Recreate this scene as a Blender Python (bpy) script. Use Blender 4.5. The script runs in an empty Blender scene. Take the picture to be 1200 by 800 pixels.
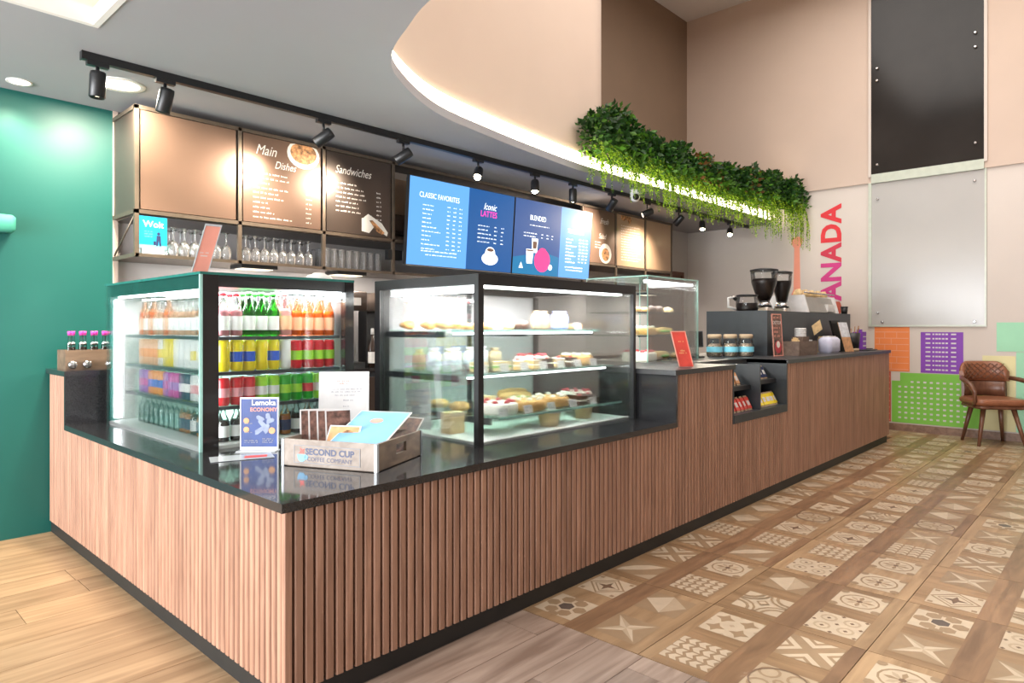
import bpy, bmesh, math, random
from mathutils import Vector, Matrix
random.seed(7)
PI = math.pi
S = bpy.context.scene
COL = S.collection

# ------------------------------------------------------------------ camera, world, big lights, exposure
F_PX = 783.0                       # focal length in pixels of the 1200x800 frame
cam_d = bpy.data.cameras.new('camera'); cam = bpy.data.objects.new('camera', cam_d); COL.objects.link(cam)
cam_d.sensor_width = 36.0; cam_d.lens = F_PX / 1200 * 36.0
cam_d.shift_y = -17.0 / 1200.0; cam_d.clip_start = 0.02
YAW = math.atan2(731, 783)
cam.location = (0, 0, 1.25); cam.rotation_euler = (PI/2, 0, YAW - PI/2)
S.camera = cam
S.view_settings.view_transform = 'Standard'; S.view_settings.look = 'None'
S.view_settings.gamma = 1.0; S.view_settings.use_curve_mapping = False
S.view_settings.exposure = 0.55
S.cycles.use_denoising = True
S.cycles.max_bounces = 8; S.cycles.transparent_max_bounces = 40
S.cycles.sample_clamp_indirect = 6.0

w = bpy.data.worlds.new('world'); S.world = w; w.use_nodes = True
bg = w.node_tree.nodes['Background']; bg.inputs[0].default_value = (0.93, 0.96, 1.0, 1); bg.inputs[1].default_value = 0.6

def aim(o, d):
    o.rotation_euler = Vector(d).to_track_quat('-Z', 'Y').to_euler()
def area(name, loc, d, sx, sy, e, col=(1, 1, 1)):
    l = bpy.data.lights.new(name, 'AREA'); l.shape = 'RECTANGLE'; l.size = sx; l.size_y = sy; l.energy = e; l.color = col
    o = bpy.data.objects.new(name, l); COL.objects.link(o); o.location = loc; aim(o, d); return o
def spot(name, loc, d, e, ang, col=(1, .84, .66), r=.03, blend=.6):
    l = bpy.data.lights.new(name, 'SPOT'); l.energy = e; l.spot_size = math.radians(ang); l.spot_blend = blend; l.shadow_soft_size = r; l.color = col
    o = bpy.data.objects.new(name, l); COL.objects.link(o); o.location = loc; aim(o, d); return o
# daylight entering through the glazing at the street side (the -X end, seen mirrored in the glass panel)
area('window_daylight', (-4.3, 3.4, 1.4), (1, -.05, -.04), 2.9, 2.3, 470, (.95, .97, 1.0))
area('window_daylight_side', (-4.3, .1, 1.4), (1, .1, -.04), 3.0, 2.3, 190, (.95, .97, 1.0))
# area light added under the unseen atrium ceiling, above the tiled floor
area('atrium_fill', (5.6, 1.4, 5.6), (0, 0, -1), 5.5, 3.6, 190, (1, .95, .90))

# ------------------------------------------------------------------ materials
MATS = {}
def nmat(name):
    m = bpy.data.materials.new(name); m.use_nodes = True; MATS[name] = m
    nt = m.node_tree; b = nt.nodes['Principled BSDF']
    return m, nt, b
def mat(name, c, rough=.5, metal=0.0, emit=None, es=0.0, var=0.06, nscale=14.0, bump=0.0, spec=.5, coat=0.0):
    m, nt, b = nmat(name)
    b.inputs['Roughness'].default_value = rough; b.inputs['Metallic'].default_value = metal
    b.inputs['Specular IOR Level'].default_value = spec; b.inputs['Coat Weight'].default_value = coat
    tc = nt.nodes.new('ShaderNodeTexCoord'); n = nt.nodes.new('ShaderNodeTexNoise')
    n.inputs['Scale'].default_value = nscale; n.inputs['Detail'].default_value = 3
    nt.links.new(tc.outputs['Object'], n.inputs['Vector'])
    r = nt.nodes.new('ShaderNodeValToRGB'); e = r.color_ramp.elements
    e[0].position = .3; e[1].position = .7
    e[0].color = (*[x*(1-var) for x in c], 1); e[1].color = (*[min(1, x*(1+var)) for x in c], 1)
    nt.links.new(n.outputs['Fac'], r.inputs['Fac']); nt.links.new(r.outputs['Color'], b.inputs['Base Color'])
    if bump:
        bp = nt.nodes.new('ShaderNodeBump'); bp.inputs['Strength'].default_value = bump; bp.inputs['Distance'].default_value = .004
        nt.links.new(n.outputs['Fac'], bp.inputs['Height']); nt.links.new(bp.outputs['Normal'], b.inputs['Normal'])
    if emit:
        b.inputs['Emission Color'].default_value = (*emit, 1); b.inputs['Emission Strength'].default_value = es
    return m
def wood(name, dark, light, scale=(1, 12, 12), rough=.45, rand=.25, freq=2.2):
    """grain stretched along one object axis, tone shifted per object"""
    m, nt, b = nmat(name); L = nt.links.new; N = nt.nodes.new
    b.inputs['Roughness'].default_value = rough
    tc = N('ShaderNodeTexCoord'); oi = N('ShaderNodeObjectInfo'); mp = N('ShaderNodeMapping')
    mp.inputs['Scale'].default_value = scale
    off = N('ShaderNodeVectorMath'); off.operation = 'SCALE'; off.inputs[0].default_value = (17, 31, 23)
    L(oi.outputs['Random'], off.inputs['Scale']); L(off.outputs[0], mp.inputs['Location'])
    L(tc.outputs['Object'], mp.inputs['Vector'])
    n = N('ShaderNodeTexNoise'); n.inputs['Scale'].default_value = freq; n.inputs['Detail'].default_value = 7; n.inputs['Distortion'].default_value = .7
    L(mp.outputs[0], n.inputs['Vector'])
    r = N('ShaderNodeValToRGB'); e = r.color_ramp.elements; e[0].position = .33; e[1].position = .67
    e[0].color = (*dark, 1); e[1].color = (*light, 1)
    L(n.outputs['Fac'], r.inputs['Fac'])
    hsv = N('ShaderNodeHueSaturation'); mr = N('ShaderNodeMapRange')
    mr.inputs[3].default_value = 1-rand; mr.inputs[4].default_value = 1+rand
    L(oi.outputs['Random'], mr.inputs[0]); L(mr.outputs[0], hsv.inputs['Value']); L(r.outputs['Color'], hsv.inputs['Color'])
    L(hsv.outputs['Color'], b.inputs['Base Color'])
    bp = N('ShaderNodeBump'); bp.inputs['Strength'].default_value = .15; bp.inputs['Distance'].default_value = .002
    L(n.outputs['Fac'], bp.inputs['Height']); L(bp.outputs[0], b.inputs['Normal'])
    return m
def glass(name, tint=(.96, .99, .98), refl=.5, rough=.01, ior=1.45):
    m = bpy.data.materials.new(name); m.use_nodes = True; MATS[name] = m
    nt = m.node_tree; nt.nodes.remove(nt.nodes['Principled BSDF']); out = nt.nodes['Material Output']
    t = nt.nodes.new('ShaderNodeBsdfTransparent'); t.inputs[0].default_value = (*tint, 1)
    g = nt.nodes.new('ShaderNodeBsdfGlossy'); g.inputs['Roughness'].default_value = rough
    fr = nt.nodes.new('ShaderNodeFresnel'); fr.inputs[0].default_value = ior
    mu = nt.nodes.new('ShaderNodeMath'); mu.operation = 'MULTIPLY'; mu.inputs[1].default_value = refl
    nt.links.new(fr.outputs[0], mu.inputs[0])
    mx = nt.nodes.new('ShaderNodeMixShader'); nt.links.new(mu.outputs[0], mx.inputs[0])
    nt.links.new(t.outputs[0], mx.inputs[1]); nt.links.new(g.outputs[0], mx.inputs[2]); nt.links.new(mx.outputs[0], out.inputs[0])
    return m
def leafmat(name, c):
    m, nt, b = nmat(name); L = nt.links.new
    b.inputs['Roughness'].default_value = .5
    g = nt.nodes.new('ShaderNodeNewGeometry'); hs = nt.nodes.new('ShaderNodeHueSaturation'); hs.inputs['Color'].default_value = (*c, 1)
    mr = nt.nodes.new('ShaderNodeMapRange'); mr.inputs[3].default_value = .6; mr.inputs[4].default_value = 1.4
    L(g.outputs['Random Per Island'], mr.inputs[0]); L(mr.outputs[0], hs.inputs['Value']); L(hs.outputs[0], b.inputs['Base Color'])
    tr = nt.nodes.new('ShaderNodeBsdfTranslucent'); L(hs.outputs[0], tr.inputs[0])
    mx = nt.nodes.new('ShaderNodeMixShader'); mx.inputs[0].default_value = .4
    L(b.outputs[0], mx.inputs[1]); L(tr.outputs[0], mx.inputs[2]); L(mx.outputs[0], nt.nodes['Material Output'].inputs[0])
    return m

mat('plaster_green', (.007, .105, .088), .45, var=.03, nscale=3)
mat('plaster_beige', (.55, .435, .36), .8, var=.02, nscale=2)
mat('plaster_pale', (.60, .535, .485), .8, var=.02, nscale=2)
mat('plaster_grey', (.50, .47, .46), .8, var=.03, nscale=2)
mat('plaster_brown', (.20, .135, .09), .8, var=.03, nscale=2)
mat('ceiling_paint', (.325, .32, .34), .85, var=.015, nscale=2)
mat('ceiling_white', (.72, .69, .66), .8, var=.01)
mat('subfloor', (.12, .085, .055), .7)
mat('black_metal', (.012, .012, .013), .4, var=.1)
mat('black_gloss', (.014, .012, .012), .12, var=.1)
mat('dark_slate', (.028, .034, .040), .45, var=.1)
mat('kick_black', (.013, .012, .011), .5, var=.1)
mat('bronze', (.16, .125, .095), .4, .6, var=.1)
mat('board_brown', (.20, .125, .09), .30, .35, var=.06, nscale=2)
mat('board_dark', (.075, .055, .045), .30, .3, var=.06, nscale=2)
mat('board_tan', (.42, .28, .18), .3, .1, var=.05, nscale=2)
mat('steel', (.55, .55, .55), .25, 1.0)
mat('white', (.68, .67, .66), .45)
mat('paper', (.62, .60, .585), .7)
mat('ink_grey', (.25, .25, .26), .7); mat('ink_light', (.30, .30, .34), .7); mat('ink_blue', (.10, .11, .17), .7); mat('lilac', (.55, .56, .70), .4)
mat('lettering_white', (.85, .80, .74), .6)
mat('letter_screen', (.9, .95, 1), .6, emit=(.9, .96, 1), es=1.0)
mat('letter_magenta', (.7, .02, .3), .6, emit=(.85, .05, .45), es=.8)
mat('slate_top', (.030, .030, .032), .42, var=.4, nscale=200)
mat('granite', (.022, .022, .024), .1, var=.7, nscale=260, coat=.3)
mat('led_white', (1, 1, 1), .5, emit=(.93, .97, 1), es=13)
mat('led_warm', (1, .9, .75), .5, emit=(1, .85, .62), es=8)
mat('lens_soft', (1, .9, .75), .5, emit=(1, .86, .66), es=1.1)
mat('led_coffer', (1, .9, .75), .5, emit=(1, .78, .52), es=2.6)
mat('lamp_lens', (1, .9, .7), .5, emit=(1, .80, .52), es=45)
mat('lens_dim', (1, .9, .7), .5, emit=(1, .84, .62), es=6)
mat('screen_pale', (.015, .02, .035), .5, spec=.2, emit=(.125, .38, .86), es=.95)
mat('screen_deep', (.015, .02, .035), .5, spec=.2, emit=(.008, .085, .28), es=.95)
mat('screen_mid', (.015, .02, .035), .5, spec=.2, emit=(.03, .085, .26), es=.95)
mat('screen_teal', (.015, .02, .035), .5, spec=.2, emit=(.004, .17, .36), es=.95)
mat('screen_white', (1, 1, 1), .3, emit=(.9, .93, .95), es=.95)
mat('screen_pink', (.8, .05, .2), .3, emit=(.8, .03, .16), es=.95)
mat('screen_brown', (.1, .05, .03), .3, emit=(.10, .055, .04), es=.95)
mat('sign_blue', (.005, .33, .60), .4); mat('sign_blue_pale', (.2, .6, .75), .4)
wood('slat_wood', (.265, .135, .084), (.41, .225, .148), (9, 9, .6), .5, .12, 5)
mat('slat_back', (.14, .078, .052), .7)
wood('plank_warm', (.28, .17, .088), (.46, .305, .175), (.8, 9, 9), .38, .16)
wood('plank_grey', (.20, .135, .10), (.38, .285, .225), (.8, 9, 9), .36, .18)
wood('tile_tan', (.27, .165, .085), (.41, .265, .145), (1.2, 9, 9), .33, .10)
wood('tile_brown', (.165, .09, .046), (.29, .165, .087), (1.2, 9, 9), .33, .12)
wood('tile_cross', (.23, .135, .066), (.35, .215, .113), (9, 1.2, 9), .33, .12)
mat('inlay_white', (.52, .41, .29), .35, var=.06); mat('inlay_cream', (.42, .315, .21), .35, var=.06)
mat('inlay_tan', (.30, .20, .115), .35, var=.06); mat('inlay_brown', (.17, .10, .06), .35, var=.06); mat('inlay_grey', (.10, .075, .06), .35)
wood('skirting_wood', (.17, .095, .06), (.27, .165, .11), (1, 9, 9), .45, .05)
wood('chair_wood', (.10, .04, .022), (.19, .08, .042), (6, 6, 1.2), .35, .06)
mat('chair_leather', (.26, .095, .045), .38, var=.12, nscale=30, bump=.15)
wood('crate_pale', (.24, .19, .155), (.34, .28, .235), (2, 9, 9), .6, .05)
wood('crate_brown', (.10, .065, .04), (.19, .125, .08), (2, 9, 9), .6, .05)
wood('box_brown', (.10, .06, .04), (.17, .11, .08), (3, 9, 9), .6, .05)
glass('pane', (.975, .99, .985), .8); glass('pane_green', (.80, .93, .88), .6); glass('glass_clear', (.95, .965, .97), .9)
def painted_sheen(m_, c, f):
    nt_ = m_.node_tree; df_ = nt_.nodes.new('ShaderNodeBsdfDiffuse'); df_.inputs[0].default_value = (*c, 1); ad_ = nt_.nodes.new('ShaderNodeMixShader'); ad_.inputs[0].default_value = f
    old_ = nt_.nodes['Material Output'].inputs[0].links[0].from_socket; nt_.links.new(old_, ad_.inputs[1]); nt_.links.new(df_.outputs[0], ad_.inputs[2]); nt_.links.new(ad_.outputs[0], nt_.nodes['Material Output'].inputs[0])
painted_sheen(glass('glassware', (.95, .96, .97), 1.0, .02, 1.6), (.8, .8, .82), .10)  # white mixed into the glasses in place of bright highlights
m_ = glass('door_sheen', (.62, .62, .62), .5)
painted_sheen(m_, (.72, .72, .74), .45)  # pale reflections on the sliding glass doors put into their colour
glass('shelf_glass', (.86, .95, .92), .6)
mat('glass_edge', (.02, .13, .11), .12, var=.1); mat('glass_edge_pale', (.30, .52, .46), .15)
mat('frosted_panel', (.42, .41, .395), .20, var=.03, nscale=1.5, spec=.35); mat('dark_panel', (.020, .018, .017), .16, var=.3, nscale=1.2, spec=.25)
mat('panel_band', (.48, .52, .44), .3)
mat('cctv_white', (.75, .74, .72), .4)
leafmat('leaf_dark', (.022, .075, .014)); leafmat('leaf_mid', (.075, .20, .018)); leafmat('leaf_lime', (.36, .56, .03)); leafmat('leaf_rust', (.22, .10, .03))
for n_, c_ in dict(red=(.62, .02, .03), crimson=(.55, .025, .06), magenta=(.55, .03, .20), purple=(.22, .05, .42), orange=(.80, .23, .06), orange_pale=(.80, .36, .22),
                   green=(.20, .52, .06), mint=(.33, .66, .44), yellow_pale=(.72, .66, .36), salmon=(.80, .30, .20), brick=(.50, .10, .06), teal_sconce=(.06, .34, .25)).items():
    mat('paint_'+n_, c_, .6, var=.05, nscale=3)
for n_, c_ in dict(red=(.65, .02, .03), pink=(.85, .35, .38), green=(.03, .38, .03), lime=(.35, .68, .04), yellow=(.85, .66, .02), blue=(.03, .10, .55), orange=(.88, .30, .05),
                   purple=(.40, .13, .50), magenta=(.62, .05, .35), white=(.85, .84, .82), dark=(.035, .018, .012), navy=(.03, .04, .10), amber=(.55, .18, .03), peach=(.88, .48, .28)).items():
    mat('drink_'+n_, c_, .2, var=.04)
glass('bottle_green', (.12, .62, .10), .9); glass('bottle_clear', (.92, .95, .95), .9); glass('bottle_pink', (.95, .62, .60), .8); glass('bottle_orange', (.97, .66, .45), .8)
mat('bread', (.58, .31, .10), .6, var=.3, nscale=25, bump=.2); mat('crust_dark', (.30, .13, .045), .6, var=.3, nscale=25, bump=.2); mat('pastry_pale', (.75, .55, .29), .6, var=.2, nscale=25)
mat('cream', (.85, .80, .70), .5); mat('choc', (.06, .025, .015), .4, var=.2); mat('berry', (.5, .03, .05), .35); mat('sponge', (.66, .42, .16), .7, var=.15); mat('salad', (.16, .34, .05), .5, var=.4, nscale=40)
mat('bag_clear', (.72, .74, .80), .25, var=.25, nscale=25); mat('bag_blue', (.35, .45, .80), .3, var=.25, nscale=25)
mat('coffee', (.018, .009, .006), .4, var=.6, nscale=70); mat('kraft', (.46, .34, .22), .7); mat('cookie_mix', (.55, .43, .32), .6, var=.7, nscale=60)
mat('flyer_blue', (.17, .40, .62), .5, var=.06); mat('flyer_orange', (.62, .32, .15), .5, var=.2, nscale=30); mat('flyer_dark', (.16, .08, .06), .5, var=.8, nscale=35)
mat('poster_blue', (.028, .06, .22), .4, var=.25, nscale=9); mat('poster_grey', (.22, .26, .38), .4, var=.2, nscale=30); mat('card_red', (.66, .07, .05), .45, var=.12); mat('card_gold', (.75, .42, .18), .5); mat('card_salmon', (.72, .30, .23), .45, var=.1, nscale=6)
mat('acrylic', (.45, .48, .50), .1); mat('machine_steel', (.44, .41, .37), .3, .75, var=.05); mat('machine_white', (.78, .76, .74), .3)
mat('food_photo', (.42, .20, .08), .5, var=.9, nscale=38); mat('plate_white', (.80, .78, .72), .4)
mat('door_brown', (.13, .05, .03), .5, var=.15)

# ------------------------------------------------------------------ helpers
class Frame:
    """flat surface: origin, right, up; normal = right x up"""
    def __init__(s, o, r, u): s.o = Vector(o); s.r = Vector(r).normalized(); s.u = Vector(u).normalized(); s.n = s.r.cross(s.u)
    def p(s, a, b, c=0): return s.o + s.r*a + s.u*b + s.n*c
def world_loc(o):
    v = Vector((0, 0, 0))
    while o is not None: v = v + o.location; o = o.parent
    return v
class MB:
    def __init__(s): s.v = []; s.f = []; s.m = []; s.sm = []
    def face(s, pts, mi=0, smooth=False):
        i = len(s.v); s.v += [Vector(p) for p in pts]; s.f.append(tuple(range(i, i+len(pts)))); s.m.append(mi); s.sm.append(smooth)
    def mesh(s, vs, fs, mi=0, smooth=False):
        i = len(s.v); s.v += [Vector(p) for p in vs]
        for f in fs: s.f.append(tuple(i+k for k in f)); s.m.append(mi); s.sm.append(smooth)
        return s
    def box(s, x0, x1, y0, y1, z0, z1, mi=0):
        return s.mesh([(x0,y0,z0),(x1,y0,z0),(x1,y1,z0),(x0,y1,z0),(x0,y0,z1),(x1,y0,z1),(x1,y1,z1),(x0,y1,z1)],
               [(0,3,2,1),(4,5,6,7),(0,1,5,4),(1,2,6,5),(2,3,7,6),(3,0,4,7)], mi)
    def fbox(s, fr, a0, a1, b0, b1, c0, c1, mi=0):
        P = fr.p
        return s.mesh([P(a0,b0,c0),P(a1,b0,c0),P(a1,b1,c0),P(a0,b1,c0),P(a0,b0,c1),P(a1,b0,c1),P(a1,b1,c1),P(a0,b1,c1)],
               [(0,3,2,1),(4,5,6,7),(0,1,5,4),(1,2,6,5),(2,3,7,6),(3,0,4,7)], mi)
    def rbox(s, x0, x1, y0, y1, z0, z1, r, mi=0, n=4):
        """box with rounded vertical edges and softened top and bottom rims"""
        c = min(r*.5, (z1-z0)*.3); rings = []
        for z, k in ((z0, c), (z0+c, 0), (z1-c, 0), (z1, c)):
            ring = []
            for cx, cy, a0 in ((x1-r, y1-r, 0), (x0+r, y1-r, PI/2), (x0+r, y0+r, PI), (x1-r, y0+r, 1.5*PI)):
                for j in range(n+1):
                    a = a0 + PI/2*j/n; ring.append((cx+(r-k)*math.cos(a), cy+(r-k)*math.sin(a), z))
            rings.append(ring)
        return s.rings(rings, mi, True, True)
    def prism(s, poly, z0, z1, mi=0):
        n = len(poly)
        return s.mesh([(x, y, z0) for x, y in poly] + [(x, y, z1) for x, y in poly],
               [tuple(range(n-1, -1, -1)), tuple(range(n, 2*n))] + [(i, (i+1) % n, n+(i+1) % n, n+i) for i in range(n)], mi)
    def fprism(s, fr, poly, c0, c1, mi=0):
        n = len(poly)
        return s.mesh([fr.p(a, b, c0) for a, b in poly] + [fr.p(a, b, c1) for a, b in poly],
               [tuple(range(n-1, -1, -1)), tuple(range(n, 2*n))] + [(i, (i+1) % n, n+(i+1) % n, n+i) for i in range(n)], mi)
    def fpoly(s, fr, poly, c=0, mi=0): s.face([fr.p(a, b, c) for a, b in poly], mi); return s
    def rings(s, rings, mi=0, smooth=True, caps=True):
        n = len(rings[0]); vs = [p for r in rings for p in r]; fs = []
        for k in range(len(rings)-1):
            for i in range(n): fs.append((k*n+i, k*n+(i+1) % n, (k+1)*n+(i+1) % n, (k+1)*n+i))
        s.mesh(vs, fs, mi, smooth)
        if caps:
            s.mesh(rings[0], [tuple(range(n-1, -1, -1))], mi); s.mesh(rings[-1], [tuple(range(n))], mi)
        return s
    def lathe(s, prof, c=(0, 0, 0), n=14, mi=0, smooth=True, caps=True):
        return s.rings([[(c[0]+r*math.cos(2*PI*i/n), c[1]+r*math.sin(2*PI*i/n), c[2]+z) for i in range(n)] for r, z in prof], mi, smooth, caps)
    def tube(s, pts, rad, n=8, mi=0, caps=True):
        pts = [Vector(p) for p in pts]; R = []
        for i, p in enumerate(pts):
            d = (pts[min(i+1, len(pts)-1)] - pts[max(i-1, 0)]).normalized()
            a = d.orthogonal() if abs(d.z) > .95 else d.cross(Vector((0, 0, 1))); a.normalize()
            if i and (a.dot(R[-1][0]) < 0): a = -a
            b = d.cross(a); r = rad[i] if isinstance(rad, (list, tuple)) else rad
            R.append((a, [p + a*r*math.cos(2*PI*k/n) + b*r*math.sin(2*PI*k/n) for k in range(n)]))
        return s.rings([q for _, q in R], mi, True, caps)
    def ball(s, c, rx, ry, rz, n=12, m=7, mi=0):
        rr = []
        for k in range(m+1):
            a = -PI/2 + PI*k/m; q = max(.02, math.cos(a))
            rr.append([(c[0]+rx*q*math.cos(2*PI*i/n), c[1]+ry*q*math.sin(2*PI*i/n), c[2]+rz*math.sin(a)) for i in range(n)])
        return s.rings(rr, mi, True, True)
    def xform(s, M): s.v = [M @ p for p in s.v]; return s
    def build(s, name, mats, parent=None, loc=None, local=False):
        """vertices are world coordinates unless local; loc = object origin for a top-level mesh"""
        off = Vector((0, 0, 0))
        if not local:
            if parent is not None: off = world_loc(parent)
            elif loc is not None: off = Vector(loc)
        me = bpy.data.meshes.new(name); me.from_pydata([tuple(p-off) for p in s.v], [], s.f)
        if isinstance(mats, str): mats = [mats]
        for m in mats: me.materials.append(MATS[m])
        me.polygons.foreach_set('material_index', s.m); me.polygons.foreach_set('use_smooth', s.sm)
        bm = bmesh.new(); bm.from_mesh(me); bmesh.ops.remove_doubles(bm, verts=bm.verts, dist=1e-6) if any(s.sm) else None
        bmesh.ops.recalc_face_normals(bm, faces=bm.faces); bm.to_mesh(me); bm.free()
        me.update()
        o = bpy.data.objects.new(name, me); COL.objects.link(o)
        if parent is not None: o.parent = parent
        elif loc is not None: o.location = loc
        return o
def tag(o, label, cat, group=None, kind=None):
    o['label'] = label; o['category'] = cat
    if group: o['group'] = group
    if kind: o['kind'] = kind
    return o
def struct(o): o['kind'] = 'structure'; return o
def thing(name, label, cat, loc=(0, 0, 0), rotz=0, group=None):
    o = bpy.data.objects.new(name, None); COL.objects.link(o); o.empty_display_size = .05
    o.location = loc; o.rotation_euler = (0, 0, rotz)
    return tag(o, label, cat, group)
def dup(root, loc, rotz=None, label=None, group=None, scale=None):
    r = root.copy(); COL.objects.link(r); r.location = loc
    if rotz is not None: r.rotation_euler = (0, 0, rotz)
    if scale: r.scale = (scale,)*3
    if label: r['label'] = label
    if group: r['group'] = group
    for ch in list(root.children):
        c = ch.copy(); COL.objects.link(c); c.parent = r
        for g in list(ch.children):
            d = g.copy(); COL.objects.link(d); d.parent = c
    return r
def text(name, s, fr, a, b, size, m, parent, off=.002, align='CENTER', shear=0, xs=1.0, bold=0.0, local=False):
    cu = bpy.data.curves.new('t', 'FONT'); cu.body = s; cu.size = size; cu.align_x = align; cu.shear = shear; cu.resolution_u = 3; cu.offset = bold
    ob = bpy.data.objects.new('t', cu); me = ob.to_mesh()
    mb = MB(); vs = [fr.p(a+v.co.x*xs, b+v.co.y, off) for v in me.vertices]
    mb.mesh(vs, [tuple(p.vertices) for p in me.polygons]); ob.to_mesh_clear()
    bpy.data.objects.remove(ob); bpy.data.curves.remove(cu)
    return mb.build(name, m, parent, local=local)
def script_lines(name, fr, rows, m, parent, off=.002, h=.008, seed=1, local=False):
    """rows: (a0, b, length) of small lettering too fine to read, as word-shaped strokes"""
    R = random.Random(seed); mb = MB()
    for a0, b, ln in rows:
        a = a0
        while a < a0+ln:
            wd = min(R.uniform(h*1.5, h*5), a0+ln-a)
            if wd < h*.5: break
            n = max(1, int(wd/(h*.75)))
            for k in range(n):
                x = a+wd*k/n; t = h*R.choice((.75, .75, 1.05)); mb.fpoly(fr, [(x, b), (x+h*.5, b), (x+h*.5, b+t), (x, b+t)], off)
            a += wd + h*.9
    o = mb.build(name, m, parent, local=local); o['kind'] = 'stuff'; return o
def fill(outline, z0, z1, name, m, holes=(), parent=None):
    """prism over an outline with holes, through a filled 2D curve"""
    cu = bpy.data.curves.new('c', 'CURVE'); cu.dimensions = '2D'; cu.fill_mode = 'BOTH'; cu.extrude = (z1-z0)/2
    for poly in (outline, *holes):
        sp = cu.splines.new('POLY'); sp.points.add(len(poly)-1); sp.use_cyclic_u = True
        for p, (x, y) in zip(sp.points, poly): p.co = (x, y, 0, 1)
    ob = bpy.data.objects.new('c', cu); me = ob.to_mesh(); mb = MB()
    mb.mesh([(v.co.x, v.co.y, v.co.z+(z0+z1)/2) for v in me.vertices], [tuple(p.vertices) for p in me.polygons])
    ob.to_mesh_clear(); bpy.data.objects.remove(ob); bpy.data.curves.remove(cu)
    return mb.build(name, m, parent)
FRONT = lambda x, y, z: Frame((x, y, z), (1, 0, 0), (0, 0, 1))       # surface that faces -Y
SIDE = lambda x, y, z: Frame((x, y, z), (0, -1, 0), (0, 0, 1))       # surface that faces -X

# ================================================================== THE SETTING
ZC = 2.65; XW = 9.10; YB = 4.90; YG = 4.85; ZT = 5.8
floor = struct(MB().box(-4.5, XW, -3.5, YB, -.12, -.014).build('floor', 'subfloor'))
# wooden planks
R = random.Random(3); row = 0; y = YG; planks = []
pm = {}
while y > -1.4:
    y0 = y-.205; x = -2.6 - R.random()*.9
    while x < 2.19:
        L = R.choice((.9, 1.2, 1.2)); x1 = min(x+L, 2.193)
        front = y0 < 1.98
        if front or x < 1.06:
            if not front: x1 = min(x1, 1.10) if x1 > .9 else x1
            ln = x1-x
            if ln > .06:
                key = round(ln, 3)
                if key not in pm: pm[key] = MB().box(-ln/2+.0012, ln/2-.0012, -.1013, .1013, -.012, 0).build('plank', 'plank_warm', floor, local=True); o = pm[key]
                else: o = pm[key].copy(); COL.objects.link(o)
                o.location = ((x+x1)/2, (y+y0)/2, 0)
                if front:
                    o.material_slots[0].link = 'OBJECT'; o.material_slots[0].material = MATS['plank_grey']  # rows in front of the counter take the greyer tone
        x = x1 if x1 > x+.01 else x+.2
        if not front and x >= 1.1: break
    y = y0
# patterned tiles: 0.63 m square, four inlaid squares each
TI = .205/2; CELL = .315; T0X = 2.195; T0Y = 2.02
FR0 = Frame((0, 0, 0), (1, 0, 0), (0, 1, 0))
def ring(cx, cy, r0, r1, a0=0, a1=2*PI, n=16):
    out = []
    for i in range(n):
        b0 = a0+(a1-a0)*i/n; b1 = a0+(a1-a0)*(i+1)/n
        out.append([(cx+r0*math.cos(b0), cy+r0*math.sin(b0)), (cx+r1*math.cos(b0), cy+r1*math.sin(b0)), (cx+r1*math.cos(b1), cy+r1*math.sin(b1)), (cx+r0*math.cos(b1), cy+r0*math.sin(b1))])
    return out
def ngon(cx, cy, r, n, a=0, sx=1, sy=1): return [(cx+sx*r*math.cos(a+2*PI*i/n), cy+sy*r*math.sin(a+2*PI*i/n)) for i in range(n)]
W_, C_, T_, B_, G_ = 0, 1, 2, 3, 4
def clip(poly):
    def cut(ps, f, mk):
        out = []
        for i in range(len(ps)):
            p, q = ps[i], ps[(i+1) % len(ps)]; fp, fq = f(p), f(q)
            if fp >= 0: out.append(p)
            if fp*fq < 0: t = fp/(fp-fq); out.append((p[0]+t*(q[0]-p[0]), p[1]+t*(q[1]-p[1])))
        return out
    for f in (lambda p: 1-p[0], lambda p: 1+p[0], lambda p: 1-p[1], lambda p: 1+p[1]):
        poly = cut(poly, f, None)
        if len(poly) < 3: return None
    return poly
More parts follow.
